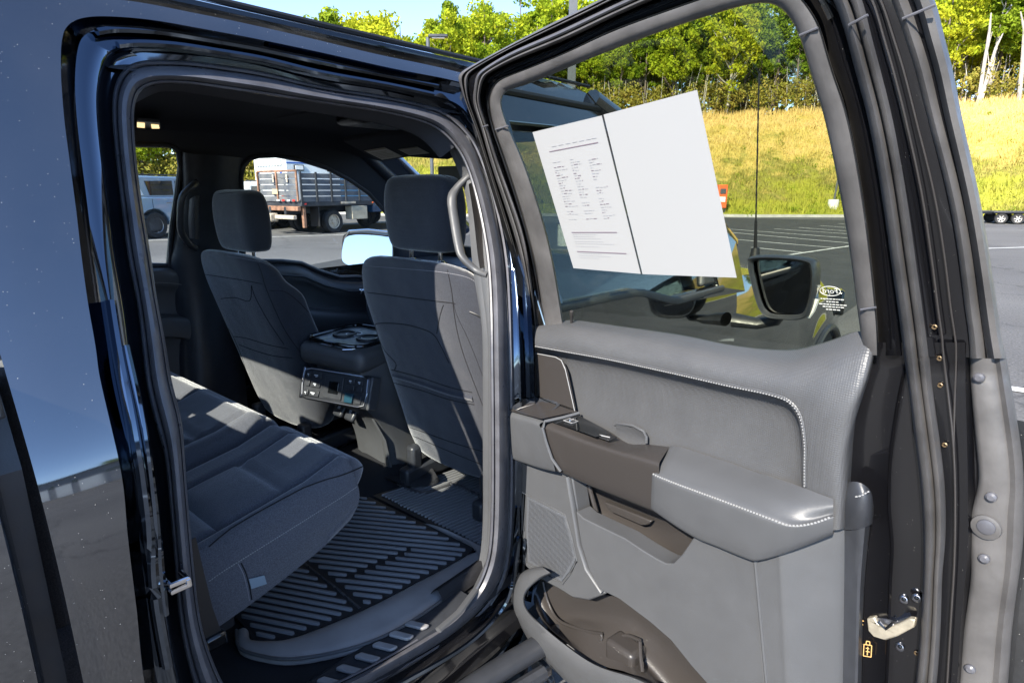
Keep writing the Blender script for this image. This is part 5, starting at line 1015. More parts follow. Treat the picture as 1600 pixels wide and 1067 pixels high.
# right side: roof rail trim, B pillar trim with grab handle
def RW(px, py, e=0.0):
    x = .8
    for i in range(14): p = SX(px, py, x); x = .5*x+.5*(bodyx(p.z)-LI_-e)
    return SX(px, py, x)
patch('roof_rail_trim', [[(200,150,-.005), (205,165,.03)], [(228,138,-.005), (238,148,.05)], [(262,131,-.005), (262,142,.06)], [(310,134,-.005), (306,146,.06)], [(415,149,-.005), (410,163,.06)], [(500,162,-.005), (494,176,.06)], [(590,175,-.005), (580,190,.06)], [(655,190,-.005), (640,206,.06)], [(690,205,-.005), (668,222,.06)], [(712,228,-.005), (690,246,.06)]], lambda a, b, n: RW(a, b, n), MT['liner'], TR, kr=3, kc=4, thick=.01, tdir=(-1, 0, 0))
patch('pillar_trim', [[(698,208,.0), (716,206,.01), (732,214,-.02)], [(712,240,.03), (728,244,.02), (746,250,-.02)], [(724,268,.05), (740,270,.03), (760,276,-.02)], [(734,300,.055), (748,300,.03), (768,304,-.02)], [(740,340,.06), (754,340,.03), (776,345,-.02)], [(745,400,.06), (758,400,.03), (784,405,-.02)], [(750,440,.06), (760,440,.035), (790,445,-.02)], [(762,520,.05), (765,520,.04), (795,525,-.02)], [(763,600,.05), (766,600,.04), (796,600,-.02)], [(763,720,.05), (766,720,.04), (796,720,-.02)], [(763,820,.05), (765,820,.04), (796,820,-.02)], [(757,880,.04), (758,890,.035), (790,900,-.02)], [(740,925,.03), (738,935,.03), (765,950,-.02)]], lambda a, b, n: RW(a, b, n), MT['trims'], TR, kr=3, kc=4, thick=.02, tdir=(-1, 0, 0))
hd_ = [(742,272,.03),(728,280,.06),(712,296,.085),(706,312,.09),(710,345,.095),(717,385,.095),(724,404,.09),(744,422,.07),(764,430,.03)]
mb = MB(); mb.tube([RW(*p) for p in cr(hd_, 4)], .0135, 12, flat=.75); H_ = mb.build('grab_handle', MT['trims'], TR)
patch('handle_backing', [[(732,288,.03), (742,284,.04), (752,290,.01)], [(740,340,.03), (752,340,.035), (762,345,.01)], [(746,395,.03), (758,395,.035), (770,400,.01)], [(750,420,.03), (762,418,.035), (778,424,.01)]], lambda a, b, n: RW(a, b, n), MT['brown'], H_, kr=3, kc=3)
# floor, tunnel carpet, inner sill
mb = MB(); mb.box((0, 1.35, .465), (1.80, 2.7, .03)); mb.build('cabin_floor', MT['carpet'], TR)
rows = [[Vector((x, y, z)) for x, z in ((-.26, .482), (-.20, .50), (-.15, .535), (0, .55), (.15, .535), (.20, .50), (.26, .482))] for y in np.linspace(.1, 2.2, 12)]
vs, fs = quadgrid(rows); obj('tunnel_carpet', vs, fs, MT['carpet'], TR)
mb = MB(); mb.box((.0, .12, .70), (1.7, .05, .5)); mb.build('rear_bulkhead', MT['carpet'], TR)
# sill scuff plate with raised pads
sx0 = lambda y: .80+.04*(y-.6)
rows = [[Vector((x0+dx, y, z)) for dx, z in ((-.02, .485), (.0, .500), (.010, .503), (.074, .501), (.082, .497), (.088, .480))] for y in np.linspace(.36, 1.02, 12) for x0 in [.815+.03*(y-.6)]]
vs, fs = quadgrid(rows); SPL = obj('sill_plate', vs, fs, MT['blk'], TR, ang=30)
dref = Vector((.88, .12, 0)).normalized(); dref = (SZ(*(260+690/2.19, 580+1045/2.19), .51)-SZ(*(260+600/2.19, 580+1020/2.19), .51)).normalized()
for k in range(7):
    y = .545+.05*k; x = .856; c0 = Vector((x+.0025*k, y, .5035)); e1 = dref; e2 = Vector((.06, 1, 0)).normalized(); mb = MB()
    P = [c0-e1*.030-e2*.005, c0-e1*.025-e2*.012, c0+e1*.024-e2*.012, c0+e1*.029-e2*.003, c0+e1*.027+e2*.010, c0-e1*.026+e2*.010]
    mb.prism(P, (0, 0, .009)); mb.build('tread_pad', MT['mate'], SPL, bev=.004)
rows = [[Vector((x, y, z)) for x, z in ((.755, .50), (.80, .50), (.822, .53), (.838, .535), (.85, .52), (.855, .49))] for y in np.linspace(.95, 1.25, 8)]
vs, fs = quadgrid(rows); obj('sill_carpet', vs, fs, MT['carpet'], TR)
mb = MB(); mb.tube([SZ(*(260+a/2.19, 580+b/2.19), .52) for a, b in ((930,885),(1000,825),(1060,745),(1105,650),(1115,600))], .010, 8, flat=.6); mb.build('sill_bead', MT['trims'], TR)

# --- seats
def sup(t, e): c = math.cos(t); return math.copysign(abs(c)**e, c)
def seat(cx, yt, zt, hz, name_label, recl=.19, zb=.63):
    """front seat: separate mesh parts under one part of the truck"""
    hrs = (zt-zb)
    def C(u, v, w_):                    # u across, v up from the bottom 0..1, w_ depth (towards the front positive)
        return Vector((cx+u, yt+recl*(1-v)+w_, zb+hrs*v))
    rows = []; prof = [(-.012, .12, .04), (0, .19, .10), (.04, .215, .13), (.12, .232, .145), (.25, .240, .15), (.4, .250, .15), (.55, .258, .145), (.7, .264, .13), (.80, .266, .12), (.87, .256, .11), (.93, .238, .10), (.97, .212, .085), (.993, .175, .065), (1.006, .125, .045), (1.01, .07, .025)]
    for v, hw, dp in prof:
        r = []; n = 44; hw *= 1.125
        for j in range(n):
            a = 2*math.pi*j/n; u = hw*sup(a, .42); b = math.sin(a); w_ = math.copysign(abs(b)**.55, b); dd = dp*(w_*.5+.5)
            bol = .035*max(0, (abs(u)/hw-.55)/.45)*(w_ > 0)*min(1, v*4)*(1 if v < .85 else 0)
            if w_ < 0: dd += .014*(abs(u)/hw)**3-.010*math.exp(-((v-.62)/.2)**2-(u/.14)**2)*0
            r.append(C(u, v, dd+bol))
        rows.append(r)
    pts = [cr([tuple(rows[i][j]) for i in range(len(rows))], 3) for j in range(44)]
    rows = [[Vector(pts[j][i]) for j in range(44)] for i in range(len(pts[0]))]
    vs, fs = quadgrid(rows, False, True); fs += [tuple(range(44)), tuple(range(len(vs)-44, len(vs)))]
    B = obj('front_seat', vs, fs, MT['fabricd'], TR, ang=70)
    # cushion and base
    mb = MB(); mb.box((cx, yt+recl+.32, .84), (.50, .56, .15)); o = mb.build('seat_cushion', MT['fabric'], B, bev=.05, seg=4)
    mb = MB(); mb.box((cx, yt+recl+.27, .70), (.44, .5, .14)); mb.build('seat_base', MT['blk'], B, bev=.03)
    for sx in (-.19, .19): mb = MB(); mb.box((cx+sx, yt+recl+.24, .545), (.05, .62, .07)); mb.box((cx+sx, yt+recl-.01, .60), (.045, .05, .12)); mb.build('seat_rail', MT['blk'], B, bev=.012)
    # headrest
    hc = Vector((cx, yt+.105, zt+hz)); rows = []
    for k, (h, hw, dp) in enumerate(((-.105, .06, .02), (-.102, .110, .035), (-.092, .132, .046), (-.06, .142, .053), (0, .147, .056), (.05, .145, .054), (.085, .135, .048), (.102, .112, .038), (.108, .06, .02))):
        r = []; hw *= 1.04; h *= 1.1
        for j in range(36): a = 2*math.pi*j/36; b = math.sin(a); r.append(hc+Vector((hw*sup(a, .36), dp*math.copysign(abs(b)**.5, b)+.25*0*h-.04*h, h)))
        rows.append(r)
    pts = [cr([tuple(rows[i][j]) for i in range(len(rows))], 3) for j in range(36)]
    rows = [[Vector(pts[j][i]) for j in range(36)] for i in range(len(pts[0]))]
    vs, fs = quadgrid(rows, False, True); fs += [tuple(range(36)), tuple(range(len(vs)-36, len(vs)))]
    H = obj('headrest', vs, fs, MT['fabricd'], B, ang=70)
    for sx in (-.068, .068):
        mb = MB(); mb.tube([hc+Vector((sx, 0, -.09)), hc+Vector((sx, .0, -.165))], .0065, 10); mb.build('headrest_post', MT['chrome'], B)
        mb = MB(); mb.lathe(hc+Vector((sx, 0, -.152)), (0, 0, 1), [(0, .012), (.012, .010), (.016, 0), (.02, -.012)], 14); mb.box(hc+Vector((sx+.018, -.004, -.150)), (.02, .014, .01)); mb.build('post_collar', MT['gloss'], B)
    return B, C
def seamline(name, L, y, B, m, r=.0016, depth=0.0, k=6, yb=None):
    """a seam: a thin tube projected onto the rear of the backrest"""
    from mathutils.bvhtree import BVHTree
    me = B.data; org = ORG[B.name]; bv = BVHTree.FromPolygons([v.co+org for v in me.vertices], [tuple(p.vertices) for p in me.polygons]); P = []
    for q in cr(L, k):
        h = bv.ray_cast(CAM, ray(q[0], q[1]).normalized())
        if h[0] is not None: P.append(h[0]+h[1]*depth)
    if len(P) > 2: mb = MB(); mb.tube(P, r, 6); return mb.build(name, m, B)
def seamstitch(L, B, m, step=.006, r=.0012):
    from mathutils.bvhtree import BVHTree
    org = ORG[B.name]; bv = BVHTree.FromPolygons([v.co+org for v in B.data.vertices], [tuple(p.vertices) for p in B.data.polygons])
    def f(a, b, n):
        h = bv.ray_cast(CAM, ray(a, b).normalized()); return h[0]+h[1]*.0005 if h[0] is not None else f.last
    f.last = None
    for p in L:
        h = bv.ray_cast(CAM, ray(*p).normalized())
        if h[0] is not None: f.last = h[0]; break
    if f.last is None: return
    def g(a, b, n): r_ = f(a, b, n); f.last = r_; return r_
    stitches('stitching', L, 0, B, m, step, r, f=g)
PS, _ = seat(.462, 1.18, 1.385, .138, 'p')
DS, _ = seat(-.43, 1.03, 1.36, .118, 'd')
PS['label'] = 'passenger seat with a strip of sunlight down its outer side'; DS['label'] = 'driver seat seen from behind'
def trans(L, s, ox, oy): return [(ox+a/s, oy+b/s) for a, b in L]
z5 = lambda L: trans(L, 2.81, 460, 400)
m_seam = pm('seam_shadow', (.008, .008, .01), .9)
for L in ([(262,153),(400,170),(550,190),(690,206),(705,212)], [(672,60),(690,150),(700,240),(715,330),(745,440),(790,560),(840,690)], [(440,500),(445,470),(400,420),(370,360),(350,310),(380,295),(480,300),(560,320),(610,345),(640,390),(680,470)], [(655,215),(640,260),(625,340)],
          [(390,490),(450,505),(560,535),(680,575),(780,598)], [(400,545),(450,560),(560,590),(680,630),(790,652)], [(330,400),(380,480),(420,600),(450,730),(490,880)], [(290,200),(300,270),(350,380),(400,470)], [(470,740),(560,770),(700,820),(855,865)], [(500,800),(520,790),(640,840),(760,890),(850,925)]):
    seamline('seam', z5(L), 0, PS, m_seam)
mb = None
seamstitch(z5([(300,42),(400,50),(500,58),(620,68),(700,80),(760,95),(800,120),(835,170)]), PS, MT['threadd']); seamstitch(z5([(672,60),(690,150),(710,250),(770,380),(840,560)]), PS, m_seam)
o = seamline('pocket_edge', z5([(392,515),(450,530),(560,562),(680,602),(785,626)]), 0, PS, MT['fabricd'], r=.011, depth=-.003)
seamline('side_tag', z5([(770,245),(800,258),(845,285)]), 0, PS, MT['rubberd'], r=.003)
z4 = lambda L: trans(L, 3.1375, 240, 360)
for L in ([(245,215),(330,228),(440,245),(530,262)], [(510,160),(530,210),(550,280),(600,400),(650,500),(720,600),(770,680)], [(570,295),(640,300),(700,340),(760,400),(850,480)], [(330,335),(400,330),(470,345),(480,270)], [(395,520),(460,530),(560,560),(660,580)], [(420,560),(500,590),(590,615),(680,625)], [(300,390),(380,500),(440,640),(470,740)], [(480,270),(500,330),(560,440),(640,560)]):
    seamline('seam', z4(L), 0, DS, m_seam)
seamstitch(z4([(268,122),(380,130),(470,145),(530,158),(600,185),(640,215)]), DS, MT['threadd'], .007, .0011)
for B_, L in ((PS, [(597,272),(640,270),(680,271),(704,279)]), (DS, [(342,303),(380,300),(410,302),(425,310)])):
    hr = [o for o in bpy.data.objects if o.parent == B_ and o.name.startswith('headrest') and 'post' not in o.name][0]; ORG[hr.name] = ORG[B_.name]; seamline('stitch_line', L, 0, hr, m_seam, r=.0012) ; 
# --- rear bench
def cushion(name, x0, x1, xs, label, ys=(.49, .655)):
    yb, yf = .12, .872; nx, ny = 70, 74
    def topz(y): return .80+.115*min(1, (y-.12)/.70)
    rows = []; tt = np.linspace(0, 1, nx)
    for v in np.linspace(0, 1, ny):
        r = []
        for t in tt:
            x = x0+(x1-x0)*t; e = min(x-x0, x1-x); eo = max(0, 1-e/.055)
            if v < .78:
                y = yb+(yf-.05-yb)*(v/.78); z = topz(y); g = 0
                for sx_ in xs: g += math.exp(-((x-sx_)/.010)**2)
                if xs[0] < x < xs[-1]:
                    for sy in ys: g += math.exp(-((y-sy)/.010)**2)
                crown = .022*math.sin(math.pi*min(1, max(0, (x-xs[0])/(xs[-1]-xs[0]))))*.6*abs(math.sin(math.pi*max(0, min(1, (y-ys[0])/(ys[1]-ys[0])))))**.6
                z += crown-.014*min(g, 1)-.050*eo**2.4+.012*math.exp(-((x-(xs[-1]+.05))/.03)**2)+.016*max(0, (y-.70)/.1)*(y < .80)+(.016 if y >= .80 else 0)*(1-max(0, (y-.80)/.03))
            else:
                a = (v-.78)/.22; an = a*math.pi*.62; y = yf-.05+.052*math.sin(an)-.05*eo*0; z = topz(yf-.05)-.062+.062*math.cos(an)-.050*eo**2.4*(1-a)
                y -= .05*eo**2.2; 
                if a > .6: z -= (a-.6)*.13; y -= (a-.6)*.26
            r.append(Vector((x+(.012*(1-eo) if 0 else 0), y, z)))
        rows.append(r)
    # side faces
    vs, fs = quadgrid(rows); base = len(vs); nr = len(rows)
    for side, j in ((1, nx-1), (-1, 0)):
        rim = [rows[i][j] for i in range(nr)]; prev = [i*nx+j for i in range(nr)]
        for k in range(1, 7):
            q = k/6; cur = []
            for i, p in enumerate(rim):
                y = p.y; zl = .665+.12*max(0, (y-.35)/.50)**1.5; z = p.z+(min(zl, p.z)-p.z)*q; yy = y-.05*q*q*max(0, (y-.7)/.17); bx = .014*math.sin(math.pi*min(1, q*1.1)*.8)
                cur.append(len(vs)); vs.append(Vector((p.x+side*bx, yy, z)))
            for i in range(nr-1): fs.append((prev[i], prev[i+1], cur[i+1], cur[i]))
            prev = cur
    o = obj(name, vs, fs, MT['fabric'], RB, ang=60); return o
mb = MB(); mb.box((0, .30, .66), (1.36, .36, .05)); RB = mb.build('rear_bench', MT['carpet'], TR, bev=.01)
RB['label'] = 'dark cloth rear bench with split cushions'
CN = cushion('bench_cushion', .262, .690, (.385, .625), '')
CF = cushion('bench_cushion', -.66, .252, (-.50, -.2, .14), '')
for B_, L in ((CN, trans([(145,718),(200,680),(280,630),(360,580),(440,530),(520,480),(600,430),(660,388)], 2.19, 260, 580)), ):
    seamstitch(L, B_, MT['thread'], .0055, .0012)
seamstitch(trans([(668,388),(680,400),(684,440),(680,490)], 2.19, 260, 580), CN, MT['threadd'], .0055, .001)
for L in ([(470,398),(540,372),(600,355),(650,335),(685,318)], [(220,538),(300,490),(400,435),(470,398)], [(145,600),(180,570),(220,538)]): seamline('seam', trans(L, 2.19, 260, 580), 0, CN, m_seam, r=.0018)
seamline('seam', trans([(255,655),(272,690),(285,740),(292,780)], 2.19, 260, 580), 0, CN, m_seam, r=.0016); seamline('seam', trans([(245,657),(264,695),(277,745),(284,784)], 2.19, 260, 580), 0, CN, MT['threadd'], r=.0009)
# pull tag
from mathutils.bvhtree import BVHTree
bv_ = BVHTree.FromPolygons([v.co+ORG[CN.name] for v in CN.data.vertices], [tuple(p.vertices) for p in CN.data.polygons]); P = []
for px, py in ((387,903),(411,897),(415,910),(391,918)): h_ = bv_.ray_cast(CAM, ray(px, py).normalized()); P.append(h_[0]+Vector((.004, 0, 0)) if h_[0] else SX(px, py, .70))
mb = MB(); mb.prism(P, (.002, 0, 0)); mb.build('pull_tag', pm('grey_tag', (.20, .27, .33), .5), RB)
# backrest and headrests of the bench (mostly behind the cab corner)
mb = MB(); mb.box((.36, .20, 1.03), (.60, .10, .54)); mb.build('bench_backrest', MT['fabric'], RB, bev=.04, seg=3); mb = MB(); mb.box((-.30, .20, 1.03), (.70, .10, .54)); mb.build('bench_backrest', MT['fabric'], RB, bev=.04, seg=3)
for x in (-.44, 0, .44): mb = MB(); mb.box((x, .20, 1.38), (.22, .08, .14)); mb.build('bench_headrest', MT['fabric'], RB, bev=.03, seg=3)
# seat belt and buckle anchor
mb = MB(); L = [(288,850),(300,900),(315,960),(330,1000)]; P = [SX(px, py, .765) for px, py in L]; vs = []; 
rows = [[p+Vector((0, -.022, -.004)), p+Vector((0, .022, .004))] for p in P]; vs, fs = quadgrid(rows); n = len(vs); vs += [v+Vector((-.002, 0, 0)) for v in vs]; fs += [tuple(i+n for i in f[::-1]) for f in fs]; SB = obj('seat_belt', vs, fs, MT['rubberd'], TR)
mb = MB(); c = SX(336, 1000, .765); mb.box(c, (.02, .045, .03)); mb.build('belt_anchor', MT['gloss'], SB, bev=.006); mb = MB(); mb.tube([SX(318,1003,.77), SX(330,1012,.77), SX(350,998,.77)], .004, 6); mb.build('anchor_bolt', MT['chrome'], SB)

# --- centre console
CX = .03; e1_ = Vector((math.cos(R(9)), math.sin(R(9)), 0)); e2_ = Vector((-e1_.y, e1_.x, 0))
def cons(y, z, hw): return y, z, hw
rows = []
for y, z, hw in ((1.21, .99, .155), (1.205, .93, .158), (1.21, .86, .155), (1.235, .80, .148), (1.29, .74, .138), (1.325, .66, .128), (1.34, .58, .124), (1.35, .50, .13)):
    rows.append([Vector((CX-hw, y+.6, z)), Vector((CX-hw, y+.05, z)), Vector((CX-hw+.02, y+.008, z)), Vector((CX-hw*.5, y-.004, z)), Vector((CX+hw*.5, y-.004, z)), Vector((CX+hw-.02, y+.008, z)), Vector((CX+hw, y+.05, z)), Vector((CX+hw, y+.6, z))])
pts = [cr([tuple(rows[i][j]) for i in range(len(rows))], 3) for j in range(8)]; rows = [[Vector(pts[j][i]) for j in range(8)] for i in range(len(pts[0]))]
vs, fs = quadgrid(rows); CB = obj('centre_console', vs, fs, MT['trims'], TR, ang=40)
mb = MB(); mb.box((CX-.01, 1.33, 1.003), (.33, .34, .09), (e1_, e2_, Vector((0, 0, 1)))); o = mb.build('console_lid', MT['trims'], CB, bev=.036, seg=5)
mb = MB(); mb.box((CX-.01, 1.31, 1.049), (.25, .22, .006)); mb.build('lid_tray', MT['blk'], CB, bev=.01)
for sx in (-.06, .06): mb = MB(); mb.lathe((CX+sx*.8, 1.33, 1.052), (0, 0, 1), [(.028, .003), (.031, .003), (.031, -.003)], 20); mb.build('cup_ring', MT['bolt'], CB)
mb = MB(); mb.box((CX-.01, 1.185, 1.049), (.07, .03, .006)); mb.build('lid_latch', MT['bolt'], CB, bev=.003)
mb = MB(); mb.tube([Vector((CX-.15, 1.22, 1.046)), Vector((CX-.12, 1.175, 1.047)), Vector((CX+.10, 1.175, 1.047)), Vector((CX+.135, 1.22, 1.046))], .0018, 6); mb.build('lid_highlight', MT['chrome'], CB)
def lidp(u, v, z): return Vector((CX-.01, 1.33, z))+Vector((math.cos(R(9)), math.sin(R(9)), 0))*u+Vector((-math.sin(R(9)), math.cos(R(9)), 0))*v
mb = MB(); mb.tube([lidp(u, v, 1.056) for u, v in rrect(-.145, -.15, .145, .12, .05)], .0075, 8, closed=True); mb.build('tray_rim', MT['gloss'], CB)
for u in (-.062, .062): mb = MB(); mb.lathe(lidp(u, -.02, 1.05), (0, 0, 1), [(0, .004), (.036, .004), (.040, .010), (.044, .010), (.046, .002)], 24); mb.build('cup_holder', MT['rubberd'], CB)
# rear control panel on its own inclined block
ca_, sa_ = math.cos(R(15)), math.sin(R(15)); e1_ = Vector((ca_, sa_, 0)); e2_ = Vector((-sa_, ca_, 0)); ax = (e1_, (e2_*.94-Vector((0, 0, .34))).normalized(), (e2_*.34+Vector((0, 0, .94))).normalized()); pcn = Vector((CX+.03, 1.192, .885))
mb = MB(); mb.box(pcn, (.315, .05, .125), ax); PNL = mb.build('rear_control_panel', MT['blk'], CB, bev=.018, seg=3)
def onp(u, v, d=0.026): return pcn+ax[0]*u+ax[2]*v-ax[1]*d
mb = MB(); mb.tube([onp(u, v) for u, v in ((-.145, -.045), (-.15, .0), (-.145, .048), (-.12, .056), (.12, .056), (.145, .048), (.15, 0), (.145, -.045), (.12, -.054), (-.12, -.054))], .0028, 6, closed=True); mb.build('panel_bezel', MT['bolt'], CB)
def pbox(name, u, v, w_, h_, d, m, b=.002): mb = MB(); mb.box(onp(u, v, .025+d/2), (w_, d, h_), ax); return mb.build(name, m, CB, bev=b)
pbox('climate_display', 0, 0, .085, .085, .006, MT['blk']); pbox('display_button', .004, 0, .045, .045, .010, MT['gloss'])
for v in (.034, .0, -.034): pbox('vent_button', -.085, v, .045, .022, .006, MT['blk']); pbox('vent_button', -.123, v, .02, .022, .006, MT['blk'])
for v in (.034, .008): pbox('seat_heat_button', .075, v, .035, .018, .006, MT['blk']); pbox('seat_heat_button', .115, v, .03, .018, .006, MT['blk'])
m_icon = pm('icon_print', (.55, .57, .6), .5); m_blue = pm('blue_cap', (.01, .045, .07), .3)
pbox('power_socket', .078, -.028, .036, .034, .010, m_blue); pbox('usb_socket', .118, -.028, .028, .03, .006, MT['blk'])
mb = MB()
for u, v, w_ in ((-.085, .034, .018), (-.085, .002, .014), (-.088, -.032, .02), (-.123, .034, .008), (-.123, -.034, .008), (.078, -.026, .016), (.075, .034, .01), (.115, .034, .01)): mb.box(onp(u, v, .0335), (w_, .001, .004), ax); mb.box(onp(u+.002, v-.005, .0335), (w_*.5, .001, .003), ax)
mb.build('button_icons', m_icon, CB, smooth=False)
for sx in (-.155, .16): mb = MB(); mb.box(pcn+ax[0]*sx, (.012, .05, .12), ax); mb.build('panel_cheek', MT['bolt'] if sx < 0 else MT['trims'], CB, bev=.005)
for u in (-.075, .0):
    mb = MB(); c = Vector((CX+u+.0, 1.262, .755)); ax2 = (Vector((1, 0, 0)), Vector((0, .8, -.6)), Vector((0, .6, .8))); mb.box(c, (.055, .02, .06), ax2); mb.build('socket_cover', MT['blk'], CB, bev=.008); mb = MB(); mb.box(c-ax2[1]*.011+ax2[2]*.004, (.014, .001, .012), ax2); mb.build('cover_print', m_icon, CB)
mb = MB(); mb.tube([Vector((CX+.09, 1.29, .76)), Vector((CX+.11, 1.325, .66)), Vector((CX+.105, 1.345, .52))], .016, 10, flat=.5); mb.build('console_leg_edge', MT['trims'], CB)
# dashboard
rows = []
for y, z in ((2.02, .75), (2.0, .95), (2.0, 1.08), (2.03, 1.15), (2.10, 1.185), (2.3, 1.20), (2.62, 1.19)):
    rows.append([Vector((x, y+.08*(x/.8)**2+(.04 if abs(x) < .25 and z < 1.12 else 0), z+.018*math.exp(-((x+.42)/.2)**2))) for x in np.linspace(-.86, .86, 25)])
vs, fs = quadgrid(rows); DB = obj('dashboard', vs, fs, MT['trims'], TR, ang=60)
for x in (-.72, -.14, .14, .72, .4):
    mb = MB(); mb.box((x, 2.0+.08*(x/.8)**2, 1.08), (.12, .03, .09)); mb.build('air_vent', MT['gloss'], DB, bev=.02, seg=3)
    mb = MB(); mb.tube([Vector((x+a*.055, 1.98+.08*(x/.8)**2, 1.08+b*.04)) for a, b in ((-1, -.7), (-1, .7), (-.7, 1), (.7, 1), (1, .7), (1, -.7), (.7, -1), (-.7, -1))], .004, 6, closed=True); mb.build('vent_ring', MT['chrome'], DB)
mb = MB(); mb.box((0, 1.985, 1.16), (.24, .02, .17)); mb.build('touch_screen', MT['gloss'], DB, bev=.01)
mb = MB(); cw = Vector((-.43, 1.86, 1.08)); e1 = Vector((1, 0, 0)); e2 = Vector((0, .35, .94)); mb.tube([cw+e1*math.cos(a)*.185+e2*math.sin(a)*.185 for a in np.linspace(0, 6.283, 31)[:-1]], .015, 8, closed=True); mb.tube([cw-e1*.18, cw, cw+e1*.18], .018, 8); mb.tube([cw, cw-e2*.18], .018, 8); mb.disc(cw, e1.cross(e2), .06, .05, 20); mb.tube([cw, cw+Vector((0, .2, -.08))], .04, 10); mb.build('steering_wheel', MT['blk'], TR)
mb = MB(); mb.box((-.0, 1.9, 1.66), (.22, .03, .07)); mb.tube([Vector((0, 1.9, 1.68)), Vector((0, 1.98, 1.76))], .01, 8); mb.build('interior_mirror', MT['blk'], TR, bev=.01)

# --- all-weather mats: they lie loose on the floor
z6f = lambda a, b, z=.5: SZ(260+a/2.19, 580+b/2.19, z)
def xyin(P, x, y): return inside(x, y, P)
def ribmesh(name, poly, z, e, sp, wd, h, m, parent, skip=None, bounds=None):
    """raised ribs along direction e clipped to the outline poly (x, y)"""
    e = np.array(e)/np.linalg.norm(e); nrm = np.array([-e[1], e[0]]); P = np.array(poly); lo, hi = (P@nrm).min(), (P@nrm).max(); a0, a1 = (P@e).min(), (P@e).max(); out = []
    k = lo+sp*.6; idx = 0
    while k < hi:
        run = None
        for a in np.arange(a0, a1+.004, .004):
            q = e*a+nrm*k; ok = inside(q[0], q[1], poly) and not (skip and skip(q[0], q[1], idx))
            if ok and run is None: run = a
            if (not ok or a+.004 > a1) and run is not None:
                if a-run > .02:
                    mb = MB(); p0 = e*(run+.004)+nrm*k; p1 = e*(a-.006)+nrm*k; p0 = Vector((*p0, z)); p1 = Vector((*p1, z)); t = Vector((*nrm, 0)); u = Vector((*e, 0))
                    sec = lambda c, s: [c-t*wd/2*s, c-t*wd*.3*s+Vector((0, 0, h)), c+t*wd*.3*s+Vector((0, 0, h)), c+t*wd/2*s]
                    rr = [sec(p0, .4), sec(p0+u*.004, 1), sec(p1-u*.004, 1), sec(p1, .4)]; v_, f_ = quadgrid(rr); f_ += [(0, 1, 2, 3), (12, 13, 14, 15)]; mb.add(v_, f_); out.append(mb.build(name, m, parent))
                run = None
        k += sp; idx += 1
    return out
MATR = empty('floor_mat', (.6, .85, .49), 'black ribbed all-weather mat with a tall raised edge on the near rear footwell', 'floor mat')
outer_xy = [(.526,.537),(.591,.513),(.660,.535),(.725,.577),(.785,.655),(.824,.734),(.843,.82),(.848,.908),(.845,.97),(.840,1.027),(.828,1.09),(.812,1.15),(.79,1.215),(.50,1.215),(.10,1.205),(.10,.60),(.30,.54)]
inner_xy = [(.545,.560),(.58,.549),(.615,.575),(.648,.613),(.675,.69),(.698,.781),(.713,.87),(.724,.964),(.735,1.04),(.742,1.11),(.745,1.16),(.735,1.20),(.50,1.195),(.14,1.185),(.14,.62),(.30,.57)]
mb = MB(); mb.prism([(x, y, .484) for x, y in inner_xy], (0, 0, .012)); mb.build('mat_base', MT['matd'], MATR)
rows = []
for (ox, oy), (ix, iy) in zip([cr(outer_xy[:13], 4)[i] for i in range(49)], [cr(inner_xy[:13], 4)[i] for i in range(49)]):
    f_ = lambda t, z: Vector((ix+(ox-ix)*t, iy+(oy-iy)*t, z))
    rows.append([f_(-.02, .49), f_(.06, .500), f_(.18, .506), f_(.40, .510), f_(.75, .507), f_(.95, .503), f_(1.0, .494), f_(.98, .486)])
vs, fs = quadgrid(rows); obj('raised_edge', vs, fs, MT['mate'], MATR, ang=50)
mb = MB(); mb.tube([Vector((x, y, .505)) for x, y in [tuple(p) for p in cr(outer_xy[:13], 3)]], .0042, 8); mb.build('edge_lip', MT['trims'], MATR)
inn = [(x-(.006 if x > .6 else 0), y) for x, y in inner_xy]
# two fields of ribs, parted by a diagonal groove from (.475,.808) to (.70,.798)
fieldA = [p for p in [(.555,.57),(.58,.557),(.612,.582),(.643,.62),(.668,.695),(.688,.785),(.475,.795),(.14,.80),(.14,.63),(.30,.58)]]
fieldB = [(.475,.825),(.698,.812),(.708,.87),(.718,.964),(.728,1.04),(.735,1.11),(.738,1.16),(.728,1.185),(.50,1.18),(.15,1.17),(.15,.82)]
def skipB(x, y, i): return (abs(x-(.57+.18*(y-.95))) < .006+.0*i) and .86 < y < 1.06
ribmesh('rib', fieldA, .4955, (.285, .137), .0235, .0105, .0075, MT['matr'], MATR)
ribmesh('rib', fieldB, .4955, (.26, .155), .0255, .011, .0075, MT['matr'], MATR, skip=skipB)
mb = MB(); mb.tube([Vector((x, y, .4965)) for x, y in ((.40, .81), (.475, .808), (.60, .803), (.69, .797))], .004, 6); mb.build('divider', MT['mat'], MATR)
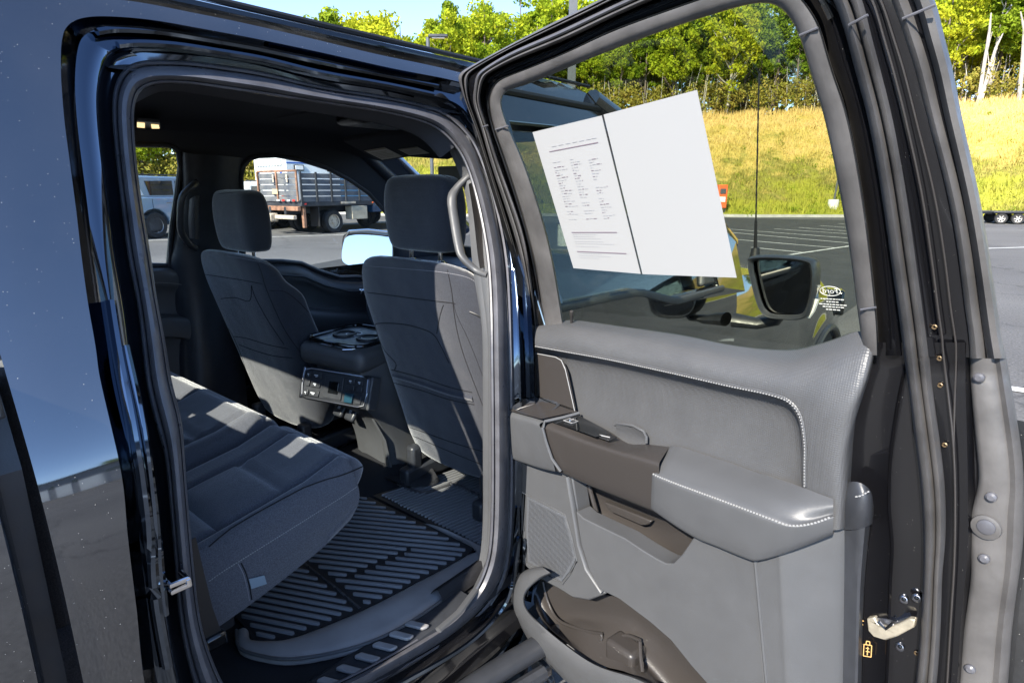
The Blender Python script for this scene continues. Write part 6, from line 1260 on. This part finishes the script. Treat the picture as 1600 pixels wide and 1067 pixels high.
# forward mat under the front passenger seat
M2 = empty('floor_mat', (.5, 1.35, .49), 'black ribbed mat section lying under the rear of the passenger seat', 'floor mat')
pl2 = [(.218,1.200),(.746,1.207),(.80,1.30),(.75,1.62),(.30,1.62),(.248,1.34)]
mb = MB(); mb.prism([(x, y, .484) for x, y in pl2], (0, 0, .013)); mb.build('mat_base', MT['matd'], M2)
d2 = SZ(739, 776, .5)-SZ(692, 794, .5)
ribmesh('rib', [(.235,1.212),(.735,1.215),(.775,1.30),(.73,1.60),(.31,1.60),(.26,1.34)], .4965, (d2.x, d2.y), .0175, .009, .008, MT['matr'], M2)
mb = MB(); mb.tube([SZ(px, py, .503) for px, py in ((622,755),(640,765),(660,770),(672,768),(700,758),(704,754))], .006, 8); mb.tube([SZ(px, py, .503) for px, py in ((702,755),(720,760),(750,775),(790,795))], .006, 8); mb.build('raised_edge', MT['mat'], M2)
# far footwell mat
M3 = empty('floor_mat', (-.35, 1.2, .49), 'black ribbed mat in the far footwell behind the driver seat', 'floor mat')
mb = MB(); pl3 = [(-.70,.85),(-.16,.85),(-.14,1.45),(-.70,1.45)]; mb.prism([(x, y, .484) for x, y in pl3], (0, 0, .012)); mb.build('mat_base', MT['mat'], M3); ribmesh('rib', [(-.68,.87),(-.18,.87),(-.16,1.43),(-.68,1.43)], .4955, (.12, .99), .03, .014, .006, MT['mat'], M3)
# carpet bracket cover at the foot of the console
mb = MB(); rows = []
patch('seat_rail_cover', [[(576,735,.51), (592,742,.515), (606,752,.51)], [(600,742,.52), (618,752,.53), (640,760,.51)], [(640,742,.535), (645,752,.53), (655,760,.51)], [(668,732,.54), (672,745,.535), (676,758,.51)], [(676,732,.56), (682,742,.555), (688,752,.51)]], lambda px, py, z: SZ(px, py, z), MT['carpet'], TR, kr=3, kc=3)

# ---- tidy the hierarchy to thing > part > sub-part
for o in list(bpy.data.objects):
    p = o.parent; depth = 0; q = o
    while q.parent: q = q.parent; depth += 1
    while depth > 2: o.parent = o.parent.parent; depth -= 1
for o in bpy.data.objects:
    if o.parent and 'category' in o: del o['category']
